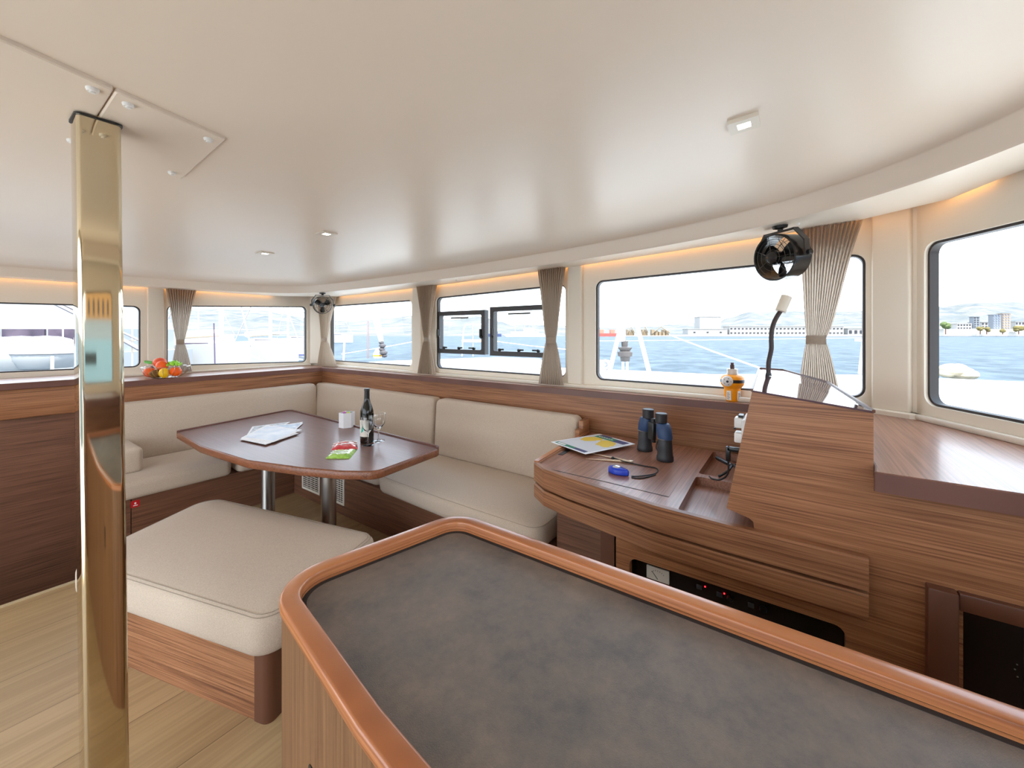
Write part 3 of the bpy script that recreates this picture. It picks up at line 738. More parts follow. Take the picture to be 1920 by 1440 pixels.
bm = BM(); box(bm, (1.69, -.02, ZD-.05), (2.68, .42, ZD-.0455)); obj('tray_floor', bm, M_DESK, desk, smooth=False)
# edge rim, upper fascia band, lower fascia band following the curved front
def front_strip(z0, z1, o0, o1, lip=.004):
    pts = [Vector(p) for p in poly_round(DO[1:8], [.0, .05, .3, .3, .3, .3, 0], 6)]
    pts = [Vector(DO[0])]+pts
    def off(d):
        r = []
        for i, p in enumerate(pts):
            a_ = pts[max(i-1, 0)]; b_ = pts[min(i+1, len(pts)-1)]; t = (b_-a_).normalized(); r.append(p+Vector((t.y, -t.x))*(-d) if False else p-Vector((-t.y, t.x))*d)
        return r
    A_, B_ = off(o0), off(o1); bm = BM(); prev = None
    for p, q in zip(A_, B_):
        ring = [bm.verts.new((q.x, q.y, z0)), bm.verts.new((p.x, p.y, z0+lip)), bm.verts.new((p.x, p.y, z1-lip)), bm.verts.new((p.x+(q.x-p.x)*.2, p.y+(q.y-p.y)*.2, z1)), bm.verts.new((q.x, q.y, z1))]
        if prev:
            for j in range(5): bm.faces.new((prev[j], ring[j], ring[(j+1) % 5], prev[(j+1) % 5]))
        else: bm.faces.new(ring[::-1])
        prev = ring
    bm.faces.new(prev); return bm
obj('fascia_board', front_strip(.741, ZD+.006, 0.0, -.032, .006), M_WOOD2, desk, angle=40)
obj('drawer_front', front_strip(.652, .733, -.001, -.035, .006), M_WOOD2, desk, angle=40)
# lid outline groove
def strip_path(name, pts, wdt, z, m, par, th=.0008):
    bm = BM(); P = [Vector(p[:2]) for p in pts]
    for a_, b_ in zip(P, P[1:]):
        t = (b_-a_).normalized(); n_ = Vector((-t.y, t.x))*wdt/2; quad(bm, [(a_.x-n_.x, a_.y-n_.y, z), (b_.x-n_.x, b_.y-n_.y, z), (b_.x+n_.x, b_.y+n_.y, z), (a_.x+n_.x, a_.y+n_.y, z)])
    return obj(name, bm, m, par, smooth=False)
g0 = PZ(1018, 877, ZD-.004); g1 = PZ(1254, 932, ZD-.004); g2 = PZ(1366, 846, ZD-.004)
strip_path('lid_groove', [g0, PZ(1135, 903.5, ZD-.004), g1], .007, ZD-.0032, M_DARKIN, desk)
strip_path('lid_groove', [g1, (2.66, .475)], .002, ZD-.0033, M_SOLID, desk)
# raised stop with dark notch on the desk's left end
bm = BM(); M = Matrix.Identity(4)
loft(bm, poly_round([(1.87, 1.142), (2.68, 1.202), (2.68, 1.228), (1.865, 1.168)], .004, 2), [(0, ZD-.01), (0, ZD+.012)]); obj('side_rail', bm, M_RIM, desk)
bm = BM(); loft(bm, poly_round([(2.50, 1.200), (2.675, 1.205), (2.675, 1.24), (2.50, 1.235)], .006, 2), [(0, ZD), (0, .885)]); loft(bm, poly_round([(2.56, 1.200), (2.675, 1.205), (2.675, 1.24), (2.56, 1.235)], .006, 2), [(0, .88), (0, .93), (.006, .94)]); obj('end_block', bm, M_WOOD, desk)
bm = BM(); loft(bm, [(2.085, 1.108), (2.20, 1.116), (2.195, 1.142), (2.08, 1.134)], [(0, ZD-.006), (0, ZD-.0015)]); obj('hand_slot', bm, M_BLACK, desk, smooth=False)
# kneehole panels
bm = BM(); box(bm, (2.02, .62, 0), (2.05, 1.11, .652)); obj('kneehole_panel', bm, M_WOODD, desk, smooth=False)
bm = BM(); box(bm, (1.72, .62, 0), (2.05, .655, .652)); box(bm, (1.72, .640, 0), (1.745, .72, .652)); obj('post', bm, M_SOLID, desk, smooth=False)

# ------------------------------------------------------------------ console: big wooden bulkhead with the instrument tower
con = thing('navigation_console', 'large wooden bulkhead with an angled instrument tower beside the desk', 'console', (1.7, -.2, 0))
slot = poly_round([(.58, .405), (-.137, .405), (-.137, .585), (.58, .585)], .03, 5)
front = [(.64, 0), (-1.15, 0), (-1.15, 1.088), (-.206, 1.088), (-.206, 1.296), (.126, 1.336), (.209, .890), (.135, .872), (.122, .862), (.118, .82), (.118, .70), (.64, .70)]
cup = [(-.40, 0.02), (-1.10, .02), (-1.10, .752), (-.40, .752)]
bm = BM(); plate(bm, front, [[(p.x, p.y) for p in slot], cup], 0.0, .03, MVZ(1.70)); obj('side_panel', bm, M_WOOD, con, smooth=False)
# tower body
bm = BM()
TA = [(1.73, .124, 1.330), (2.78, .168, 1.330), (2.80, .05, 1.325), (2.42, -.128, 1.305), (1.73, -.204, 1.292)]
TB = [(1.73, .206, .892), (2.66, .246, .892), (2.66, .06, .892), (2.42, -.128, .892), (1.73, -.204, .892)]
a_ = [bm.verts.new(p) for p in TA]; b_ = [bm.verts.new(p) for p in TB]
for i in range(5): bm.faces.new((b_[i], b_[(i+1) % 5], a_[(i+1) % 5], a_[i]))
bm.faces.new(a_); bm.faces.new(b_[::-1]); obj('tower', bm, M_WOODX, con, smooth=False)
bm = BM()
TT = [(1.698, .128, 1.337), (2.78, .172, 1.337), (2.80, .05, 1.332), (2.42, -.132, 1.3115), (1.698, -.208, 1.2965)]
a_ = [bm.verts.new(p) for p in TT]; b_ = [bm.verts.new((p[0], p[1], p[2]+.006)) for p in TT]
for i in range(5): bm.faces.new((a_[i], a_[(i+1) % 5], b_[(i+1) % 5], b_[i]))
bm.faces.new(b_); bm.faces.new(a_[::-1]); obj('top_cover', bm, mat('glossy_brown_lid', (92, 66, 70), 0.05, spec=.3), con, smooth=False)
bm = BM(); E_ = [Vector(p)+Vector((0, 0, .006)) for p in TT]
for i, j in ((0, 1), (1, 2), (2, 3), (3, 4)):
    a1, b1 = E_[i], E_[j]; d_ = (b1-a1); Ld_ = d_.length; d_.normalize(); n_ = d_.cross(Vector((0, 0, 1))).normalized(); up_ = n_.cross(d_)
    box(bm, (-.002, -.002, -.004), (Ld_+.002, .006, .005), Mat4(d_, n_ if n_.dot(Vector((2.2, 0, 1.3))-a1) > 0 else -n_, up_, a1))
obj('lid_edge', bm, M_SOLID, con, smooth=False)
# dark instrument face on the tower side
bm = BM(); Ms = Mat4((1, 0, 0), Vector((0, -.083, .446)).normalized(), Vector((0, .446, .083)).normalized(), (0, .206, .89))
loft(bm, poly_round([(1.80, .06), (2.45, .06), (2.45, .40), (1.80, .40)], .02, 4), [(0, 0), (.002, .008)], Ms); obj('instrument_panel', bm, M_BLACK, con)
# electrical panel in the slot
bm = BM(); box(bm, (1.765, -.15, .39), (1.775, .59, .60)); ep = obj('switch_panel', bm, M_BLACKG, con, smooth=False, label='glossy black recessed switch panel')
p0 = PU(1213, 1058, 1.763); p1 = PU(1255, 1058, 1.763)
bm = BM(); box(bm, (1.758, p1.y, .545), (1.7645, p0.y, .490)); mt = obj('meter', bm, mat('meter_face', (222, 218, 206), .4), con, smooth=False, label='white analogue meter')
bm = BM(); ym = (p0.y+p1.y)/2
box(bm, (1.7568, ym-.001, .497), (1.7578, ym+.001, .533), Matrix.Translation((0, ym, .497)) @ Matrix.Rotation(-.7, 4, 'X') @ Matrix.Translation((0, -ym, -.497)))
for k in range(7):
    an = math.radians(40+100*k/6); box(bm, (1.7572, ym-.0008+math.cos(an)*.032, .502+math.sin(an)*.030-.001), (1.7578, ym+.0008+math.cos(an)*.032, .502+math.sin(an)*.030+.003))
obj('meter_needle', bm, M_BLACK, con, smooth=False)
M_RED = mat('red_led', (255, 40, 30), emit=(255, 30, 40), es=6)
for (x, y) in ((1322, 1100), (1358, 1113)):
    p = PU(x, y, 1.763); bm = BM(); sphere(bm, (1.763, p.y, p.z), .0028, seg=10); obj('indicator_led', bm, M_RED, con)
for (x, y, r) in ((1369, 1122, .012), (1431, 1142, .013)):
    p = PU(x, y, 1.763); bm = BM(); lathe(bm, [(r, 0), (r, .006), (r*.8, .010), (r*.8, .013), (0, .013)], seg=20, M=Mat4((0, 1, 0), (0, 0, 1), (-1, 0, 0), (1.765, p.y, p.z))); obj('round_switch', bm, M_BLACK, con)
for (x, y) in ((1311, 1101), (1349, 1115), (1408, 1135)):
    p = PU(x, y, 1.763); bm = BM(); box(bm, (1.760, p.y-.010, p.z-.009), (1.766, p.y+.010, p.z+.009), bev=.002); obj('push_button', bm, mat('grey_button', (70, 72, 78), .3), con)
bm = BM(); p = PU(1500, 1175, 1.763); box(bm, (1.7615, p.y-.045, .50), (1.7655, p.y+.045, .575)); obj('display', bm, mat('dark_lcd', (30, 32, 26), .2), con, smooth=False)
# cupboard opening
bm = BM(); box(bm, (1.665, -.385, 0), (1.705, -.322, .803), bev=.004); obj('cupboard_post', bm, M_SOLID, con)
bm = BM(); box(bm, (1.680, -1.12, .752), (1.705, -.388, .803), bev=.004); obj('cupboard_header', bm, M_SOLID, con)
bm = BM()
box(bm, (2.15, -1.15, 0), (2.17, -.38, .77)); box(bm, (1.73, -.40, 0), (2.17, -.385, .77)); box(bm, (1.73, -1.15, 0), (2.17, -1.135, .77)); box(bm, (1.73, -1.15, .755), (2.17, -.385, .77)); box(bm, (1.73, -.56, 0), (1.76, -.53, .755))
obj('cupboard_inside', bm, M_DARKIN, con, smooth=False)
bm = BM()
for (x, y) in ((1907, 1246), (1903, 1255), (1908, 1269)):
    p = PU(x, y, 1.76); sphere(bm, (1.76, p.y, p.z), .0022, seg=8)
obj('cupboard_screw', bm, M_ALU, con)
# right worktop
ledge('worktop', [(1.62, -.206), (1.62, -1.1), (2.75, -.53), (2.83, -.38), (2.83, -.206)] if False else [(1.70, -.2075), (1.62, -.197), (1.62, -1.075), (2.755, -.482), (2.825, -.385), (2.84, .13), (2.815, .13), (2.815, .0), (2.45, -.150), (2.42, -.212)], 1.13, .058,
      'deep brown wooden worktop at the right under the last window', r=[0, .005, 0, 0, 0, 0, 0, 0, 0, 0])

t = thing('galley_counter', 'wooden galley counter along the starboard wall, seen only mirrored in the steel post', 'counter', (0, -1.2, 0))
bm = BM(); loft(bm, [(-1.75, -.93), (1.1, -.80), (1.1, -1.24), (-1.75, -1.42)], [(0, 0), (0, 1.07)]); obj('cabinet_body', bm, M_WOODD, t, smooth=False)
bm = BM(); loft(bm, poly_round([(-1.77, -.90), (1.12, -.77), (1.12, -1.25), (-1.77, -1.44)], .02, 3), [(0, 1.071), (0, 1.125), (.004, 1.13)]); obj('counter_top', bm, M_BAND, t)
# ================================================================== CURTAINS
def curtain(P, t, nrm_, top, waist, bot, zt_, zw, zb, n, label, tie=True):
    """P unused; top/waist/bot: (start, end) along direction t from origin P"""
    P, t, nn = Vector(P), Vector(t).normalized(), Vector(nrm_).normalized()
    th = thing('curtain', label, 'curtain', (*(P+t*(waist[0]+waist[1])/2), zb), group='tied linen window curtains')
    bm = BM(); NZ = 30; NT = n*8; rows = []
    rnd = [random.uniform(-.6, .6) for _ in range(n+2)]; wob = [random.uniform(-.3, .3) for _ in range(n+2)]
    for i in range(NZ+1):
        z = zb+(zt_-zb)*i/NZ
        if z > zw:
            k = (z-zw)/(zt_-zw); e = k**0.8*(1-.12*math.sin(math.pi*k)); a = waist[0]+(top[0]-waist[0])*e; b = waist[1]+(top[1]-waist[1])*e
            amp = .008+.016*k
        else:
            k = (zw-z)/(zw-zb); e = k**0.75; a = waist[0]+(bot[0]-waist[0])*e; b = waist[1]+(bot[1]-waist[1])*e
            amp = .008+.012*k
        row = []
        for j in range(NT+1):
            s = j/NT; ph = s*n; kk = int(ph); f = ph-kk
            w_ = rnd[kk]*(1-f)+rnd[kk+1]*f
            d = amp*math.sin(2*math.pi*(ph+.12*w_))+amp*.5*w_*math.sin(z*9+kk)
            x = a+(b-a)*(s+.25*math.cos(2*math.pi*ph)/(n*2.2)) if 0 < j < NT else a+(b-a)*s
            q = P+t*x+nn*(d+.0)
            row.append(bm.verts.new((q.x, q.y, z)))
        rows.append(row)
    for r0, r1 in zip(rows, rows[1:]):
        for j in range(NT): bm.faces.new((r0[j], r0[j+1], r1[j+1], r1[j]))
    o = obj('cloth', bm, M_CURT, th, angle=180)
    if tie:
        c = (waist[0]+waist[1])/2; hw = abs(waist[1]-waist[0])/2+.004; bm = BM(); m = 24; R = []
        for zz, g in ((zw-.024, 0), (zw-.02, .002), (zw+.02, .002), (zw+.024, 0)):
            R.append([bm.verts.new((*(P+t*(c+(hw+g)*math.cos(2*math.pi*k/m))+nn*((.015+g)*math.sin(2*math.pi*k/m))), zz)) for k in range(m)])
        for a1, b1 in zip(R, R[1:]):
            for k in range(m): bm.faces.new((a1[k], a1[(k+1) % m], b1[(k+1) % m], b1[k]))
        obj('tie_band', bm, M_CURT, th, angle=60)
def vy(x, u): return PU(x, 600, u).y
u_ = 2.765
def cf(x0, x1, w0, w1, b0, b1, yw, yb, n, label, tie=True):
    Yw = PU(w0, 600, u_); Yd = Yw.x*CS+Yw.y*SN
    zw = EYE-(yw-HZ)*Yd/F; v0, v1 = vy(x0, u_), vy(x1, u_)
    curtain((u_, 0), (0, 1), (-1, 0), (v0, v1), (vy(w0, u_), vy(w1, u_)), (vy(b0, u_), vy(b1, u_)), S((v0+v1)/2)+.015, zw, 1.15 if yb is None else yb, n, label, tie)
cf(597, 628, 603.5, 612, 597, 629, 637, 1.14, 10, 'thin tied beige curtain in the far corner behind the small fan')
cf(783, 816, 796, 803, 785, 814, 636, 1.145, 10, 'tied beige curtain left of the hatch window, on the narrow white pillar')
cf(1009, 1059, 1025, 1041, 1011, 1056, 638, 1.145, 12, 'tied beige curtain over the right hatch window')
cf(1497, 1620, 1513, 1547, 1493, 1580, 637, 1.145, 15, 'widest tied beige curtain right of the large fan')
wl = lambda u: A+(B-A)*((u-A.x)/(B.x-A.x))
o_ = wl(0)+Vector((0, -.075))
uu = lambda x: PV(x, 600, wl(1.4).y-.075).x
curtain(o_, dAB, (dAB.y, -dAB.x), (uu(311), uu(369)), (uu(332), uu(345)), (uu(321), uu(361)), S(5.2)+.01, 1.462, 1.15, 12, 'tied beige curtain on the left wall behind the fruit bowl')

# ================================================================== FANS
def fan(name, loc, aim, label, sc_=1.0, ring=.095, depth=.075):
    """local: +Z is the axis the air goes along"""
    q = Vector(aim).to_track_quat('Z', 'Y')
    t = thing(name, label, 'fan', loc, rot=q.to_euler(), group='black cabin fans')
    t.scale = (sc_,)*3
    bm = BM(); r = ring
    lathe(bm, [(r, -depth*.5), (r*1.02, depth*.1), (r*1.05, depth*.45), (r*1.05, depth*.55), (r*.98, depth*.55), (r*.97, depth*.1), (r*.96, -depth*.5), (r, -depth*.5)], seg=40); obj('housing', bm, M_BLACKG, t, world=False)
    bm = BM()
    for rr_ in (.35, .6, .82): tube(bm, [(r*rr_*math.cos(2*math.pi*k/30), r*rr_*math.sin(2*math.pi*k/30), depth*.55+.012*(1-rr_)) for k in range(30)], .0012, 5, closed=True)
    for k in range(7):
        a = 2*math.pi*k/7; tube(bm, [(r*.2*math.cos(a), r*.2*math.sin(a), depth*.55+.010), (r*math.cos(a), r*math.sin(a), depth*.5)], .0013, 5)
    obj('front_grille', bm, mat('dark_wire', (90, 88, 84), .3, .8), t, world=False)
    bm = BM()
    for rr_ in (.45, .75): tube(bm, [(r*rr_*math.cos(2*math.pi*k/30), r*rr_*math.sin(2*math.pi*k/30), -depth*.5) for k in range(30)], .0012, 5, closed=True)
    for k in range(6):
        a = 2*math.pi*k/6; tube(bm, [(0, 0, -depth*.5), (r*math.cos(a), r*math.sin(a), -depth*.5)], .0016, 5)
    obj('rear_grille', bm, M_BLACK, t, world=False)
    bm = BM(); lathe(bm, [(0, -depth*.62), (r*.2, -depth*.6), (r*.26, -depth*.45), (r*.28, depth*.2), (r*.30, depth*.5), (r*.27, depth*.68), (r*.1, depth*.74), (0, depth*.74)], seg=24); obj('motor', bm, M_BLACKG, t, world=False)
    for k in range(3):
        bm = BM(); a = 2*math.pi*k/3+.5
        P = []
        for (rr_, wd, tw) in ((.25, .16, .9), (.5, .30, .7), (.75, .36, .5), (.9, .26, .4)):
            P.append([Vector((rr_*r*math.cos(a+s*wd/rr_*.8), rr_*r*math.sin(a+s*wd/rr_*.8), s*math.sin(tw)*.018+.004)) for s in (-1, 0, 1)])
        for p, q_ in zip(P, P[1:]):
            for j in range(2): quad(bm, [p[j], p[j+1], q_[j+1], q_[j]])
        bl = obj('blade', bm, M_BLACK, t, world=False); s_ = bl.modifiers.new('t', 'SOLIDIFY'); s_.thickness = .002
    # yoke
    bm = BM(); up = q.inverted() @ Vector((0, 0, 1)); up.z = 0; up.normalize(); si = Vector((-up.y, up.x, 0))
    w2 = r*1.16
    path = [si*w2-up*.01, si*w2+up*r*.55, si*w2*.62+up*r*1.15, -si*w2*.62+up*r*1.15, -si*w2+up*r*.55, -si*w2-up*.01]
    for a1, b1 in zip(path, path[1:]):
        d = (b1-a1).normalized(); n_ = d.cross(Vector((0, 0, 1)))
        M = Mat4(d, n_, (0, 0, 1), a1); box(bm, (-.003, -.003, -.016), ((b1-a1).length+.003, .003, .016), M)
    obj('bracket', bm, mat('charcoal_bracket', (62, 58, 56), .45), t, world=False, smooth=False)
    for s in (-1, 1):
        bm = BM(); M = Mat4(up, (0, 0, 1), si*s, si*s*w2); lathe(bm, [(0, -.004), (.008, -.004), (.013, .004), (.013, .018), (.009, .021), (0, .021)], seg=12, M=M); obj('knob', bm, M_BLACK, t, world=False)
    bm = BM(); lathe(bm, [(0, 0), (.012, 0), (.012, .012), (.03, .016), (.034, .028), (0, .028)], seg=20, M=Mat4(si, Vector((0, 0, 1)), up, up*r*1.15)); obj('ceiling_mount', bm, M_BLACK, t, world=False)
    return t
fl = PD(1467, 482, 2.16); f2 = PD(605, 572, 4.45)
fan('cabin_fan', fl, (-0.76, .62, -.10), 'large black cabin fan under the soffit beside the widest curtain', 1.1, ring=.108, depth=.10)
fan('cabin_fan', f2, (-.62, -.72, -.05), 'small looking black cabin fan in the far corner before the thin curtain', 1.0, ring=.094, depth=.04)

# ================================================================== HATCHES IN WINDOW 4
def hatch(v0, v1, z0, z1, label):
    t = thing('vent_hatch', label, 'hatch', (2.885, (v0+v1)/2, z0), group='opening hatches in the front window')
    M = MVZ(2.885); H = poly_round([(v1+.042, z0+.042), (v0-.042, z0+.042), (v0-.042, z1-.042), (v1+.042, z1-.042)], .015, 4)
    bm = BM(); plate(bm, [(v1, z0), (v0, z0), (v0, z1), (v1, z1)], [[(p.x, p.y) for p in H]], -.012, .045, M); obj('frame', bm, mat('charcoal_hatch_frame', (66, 64, 66), .45), t, smooth=False)
    bm = BM(); box(bm, (2.89, v1+.04, z0+.04), (2.895, v0-.04, z1-.04)); obj('glass', bm, M_GLASS, t, smooth=False)
    L = v0-v1
    for f_ in (.18, .5, .80):
        bm = BM(); vc = v0-L*f_; lathe(bm, [(0, 0), (.014, 0), (.014, .016), (0, .018)], seg=14, M=Mat4((0, 1, 0), (0, 0, 1), (-1, 0, 0), (2.873, vc, z0+.055)))
        box(bm, (2.850, vc-.055 if f_ < .7 else vc, z0+.052), (2.858, vc if f_ < .7 else vc+.055, z0+.066), bev=.003); obj('latch', bm, M_BLACK, t)
    for vc in (v0-.03, v1+.045):
        bm = BM(); box(bm, (2.855, vc-.008, (z0+z1)/2-.05), (2.872, vc+.008, (z0+z1)/2+.03), bev=.003); sphere(bm, (2.862, vc-.01, (z0+z1)/2-.045), .014, seg=10); obj('side_catch', bm, M_BLACK, t)
    bm = BM(); box(bm, (2.883, v0-L*.3, z1-.075), (2.889, v0-L*.66, z1-.060)); obj('vent_bar', bm, mat('grey_bar', (90, 88, 88), .5), t, smooth=False)
hatch(2.965, 2.335, 1.352, 1.768, 'dark framed opening hatch in the front window, left one of the two')
hatch(2.275, 1.62, 1.347, 1.79, 'dark framed opening hatch partly behind the curtain, right one of the two')

# ================================================================== THINGS ON THE LEDGE
def on_ledge(x, y, z=1.132): return PZ(x, y, z)
fb = PZ(311, 708, 1.131)
bowl = thing('fruit_bowl', 'round wire fruit bowl standing on the left ledge', 'bowl', fb)
bm = BM(); RB = .178
def ring(r, z, w_=.0022): tube(bm, [(fb.x+r*math.cos(2*math.pi*k/40), fb.y+r*math.sin(2*math.pi*k/40), fb.z+z) for k in range(40)], w_, 6, closed=True)
ring(RB, .105, .003); ring(.09, .004, .003)
for k in range(26):
    a = 2*math.pi*k/26; tube(bm, [(fb.x+math.cos(a)*r, fb.y+math.sin(a)*r, fb.z+z) for r, z in ((.09, .004), (.125, .018), (.155, .045), (.172, .078), (RB, .105))], .0015, 5)
obj('wire_basket', bm, mat('silver_wire', (215, 214, 212), .15, 1), bowl)
bm = BM(); lathe(bm, [(0, .002), (.09, .002), (.09, .005), (0, .005)], fb, 30); obj('bowl_base', bm, mat('silver_plate', (200, 200, 198), .3, 1), bowl)
M_OR = mat('orange_peel', (244, 96, 12), .45, bump=(90, .25)); right = Vector((SN, -CS, 0)); fwd = Vector((CS, SN, 0))
def fruit(name, dx, dy, dz, r, m, label, cat, sz=(1, 1, 1), extra=None, grp=None):
    c = fb+right*dx+fwd*dy+Vector((0, 0, dz)); bm = BM(); sphere(bm, (0, 0, 0), r, sz, 20)
    bmesh.ops.translate(bm, vec=c, verts=bm.verts)
    o = props(obj(name, bm, m), label, cat, grp)
    return o, c
def stem(o, c, r, m, n='stem_scar'):
    bm = BM(); sphere(bm, c+Vector((0, 0, r*.96)), r*.12, (1, 1, .5), 8); obj(n, bm, m, o)
MST = mat('stem_green', (90, 110, 40), .6)
for (dx, dy, dz, r, l) in ((-.105, -.055, .056, .047, 'bright orange at the left of the wire bowl'), (-.005, -.035, .115, .048, 'orange on top at the middle of the wire bowl'), (.118, -.03, .062, .046, 'orange at the right end of the wire bowl')):
    o, c = fruit('orange', dx, dy, dz, r, M_OR, l, 'orange', grp='oranges in the wire bowl'); stem(o, c, r, MST)
o, c = fruit('lemon', .058, -.085, .052, .041, mat('lemon_peel', (240, 192, 20), .4, bump=(80, .2)), 'yellow lemon at the front of the wire bowl', 'lemon', (1, 1, 1.12)); stem(o, c, .046, MST)
o, c = fruit('kiwi', -.015, -.085, .044, .040, mat('kiwi_skin', (112, 76, 30), .8, bump=(120, .3)), 'brown kiwi low at the front middle of the wire bowl', 'kiwi', (1.25, 1, 1))
o, c = fruit('peach', -.075, .02, .142, .047, mat('peach_skin', (232, 84, 50), .5, vary=(9, (222, 60, 40), (240, 130, 70))), 'reddish peach on the left top of the wire bowl', 'peach', (1.15, 1, .95)); stem(o, c, .045, MST)
o, c = fruit('plum', -.150, .02, .080, .024, mat('plum_skin', (82, 20, 50), .3), 'small dark plum at the left edge of the wire bowl', 'plum'); stem(o, c, .024, MST)
bm = BM(); lc = fb+right*(-.150)+fwd*(-.01)+Vector((0, 0, .128))
N = 8; top_ = []
for i in range(N+1):
    s = i/N; wd = .018*math.sin(math.pi*min(1, s*.92+.06)); p = lc+right*(.045-.09*s)+Vector((0, 0, .012+.012*s))
    top_.append([bm.verts.new(p+fwd*wd+Vector((0, 0, .010))), bm.verts.new(p), bm.verts.new(p-fwd*wd-Vector((0, 0, .012)))])
for a1, b1 in zip(top_, top_[1:]):
    for j in range(2): bm.faces.new((a1[j], b1[j], b1[j+1], a1[j+1]))
o = props(obj('fruit_leaf', bm, mat('leaf_green', (92, 170, 40), .45)), 'pointed green leaf sticking out left of the wire bowl', 'leaf'); sm = o.modifiers.new('t', 'SOLIDIFY'); sm.thickness = .001
bm = BM(); gc = fb+right*.065+fwd*.01+Vector((0, 0, .118))
for i in range(42):
    a = random.uniform(0, 6.28); rr_ = random.uniform(0, 1)**.6; p = gc+right*(math.cos(a)*.068*rr_)+fwd*(math.sin(a)*.045*rr_)+Vector((0, 0, (1-rr_**2)*.028+random.uniform(-.004, .006))); sphere(bm, p, .0135, seg=10)
g = props(obj('green_grapes', bm, mat('grape_green', (150, 214, 60), .25)), 'bunch of light green grapes on top of the wire bowl', 'grapes')
bm = BM(); tube(bm, [gc+Vector((0, 0, .02)), gc+Vector((.01, 0, .045)), gc+right*.02+Vector((0, 0, .052))], .0025, 6); obj('stem', bm, MST, g)

# EPIRB distress beacon
ep0 = PZ(1373, 751, 1.132)
t = thing('emergency_beacon', 'orange yellow emergency beacon standing on the ledge left of the instrument tower', 'beacon', ep0)
M_EO = mat('beacon_orange', (250, 160, 10), .4)
def W_(pr, m, n, seg=28, lb=None): bm = BM(); lathe(bm, pr, ep0, seg); obj(n, bm, m, t, label=lb)
W_([(0, 0), (.040, 0), (.042, .004), (.045, .060), (.046, .078), (.060, .094), (.066, .104), (.067, .116)], M_EO, 'body')
W_([(.0665, .114), (.0685, .116), (.0685, .132), (.0665, .134)], M_BLACK, 'black_band')
W_([(.067, .132), (.064, .146), (.052, .158), (.036, .163), (0, .164)], M_EO, 'cap')
W_([(.030, .162), (.030, .194), (.027, .198), (0, .198)], mat('clear_lens', (205, 196, 186), .15, spec=.8), 'lens')
W_([(.012, .197), (.012, .222), (.009, .224), (.009, .236), (0, .237)], mat('antenna_brown', (70, 36, 30), .5), 'antenna_base')
tocam = Vector((-ep0.x, -ep0.y, 0)).normalized(); sd = Vector((-tocam.y, tocam.x, 0))
Md = Mat4(sd, (0, 0, 1), tocam, ep0+tocam*.062+sd*(-.026 if sd.dot(right) > 0 else .026)+Vector((0, 0, .125)))
bm = BM(); lathe(bm, [(0, .020), (.006, .020), (.022, .017), (.030, .010), (.032, 0)], seg=24, M=Md); obj('dial', bm, mat('dial_white', (226, 224, 222), .3), t)
bm = BM(); lathe(bm, [(0, .0215), (.007, .0212), (.007, .019)], seg=14, M=Md)
for k in range(5):
    a = k*2*math.pi/5; box(bm, (math.cos(a)*.019-.002, math.sin(a)*.019-.002, .0185), (math.cos(a)*.019+.002, math.sin(a)*.019+.002, .0198), Md)
obj('dial_mark', bm, M_BLACK, t)
for (s, a) in ((-.6, 0), (.75, 1)):
    d = (tocam*math.cos(s)+right*math.sin(s)).normalized(); sq = Vector((-d.y, d.x, 0)); Mx = Mat4(sq, (0, 0, 1), d, ep0+d*.0445+Vector((0, 0, .035)))
    bm = BM(); box(bm, (-.013, -.028, -.004), (.013, .030, .002), Mx); obj('sticker', bm, mat('sticker_white', (228, 226, 220), .5), t, smooth=False)
    bm = BM()
    for k in range(5): box(bm, (-.010, -.022+k*.009, .002), (.004+.003*(k % 2), -.019+k*.009, .0024), Mx)
    obj('sticker_print', bm, M_BLACK, t, smooth=False)

# goose-neck lamp on the tower
gb = PZ(1441, 703, 1.342)
t = thing('chart_lamp', 'flexible black gooseneck lamp with a white head on the instrument tower', 'lamp', gb)
Yg = gb.x*CS+gb.y*SN
gp = [gb]+[PD(x, y, Yg) for x, y in ((1441, 680), (1446, 655), (1446, 636), (1447, 620), (1451, 605), (1457, 593), (1463, 584))]
bm = BM(); tube(bm, catmull([tuple(p) for p in gp], 4), .0105, 10); obj('flexible_neck', bm, mat('dark_brown_leather', (56, 40, 38), .5), t)
h0, h1 = PD(1463, 584, Yg), PD(1475, 556, Yg); ax_ = (h1-h0).normalized(); qx = ax_.orthogonal().normalized()
Mh = Mat4(qx, ax_.cross(qx), ax_, h0)
bm = BM(); Lh = (h1-h0).length; lathe(bm, [(0, -.004), (.024, 0), (.0245, Lh), (.021, Lh), (.020, Lh-.03), (0, Lh-.03)], seg=24, M=Mh); obj('lamp_head', bm, M_TRIM, t)
bm = BM(); lathe(bm, [(0, Lh-.025), (.0195, Lh-.025)], seg=20, M=Mh); obj('lens', bm, M_BLACK, t)
bm = BM(); lathe(bm, [(0, .010), (.012, .010), (.014, -.004)], gb, 20); obj('base', bm, M_BLACK, t)

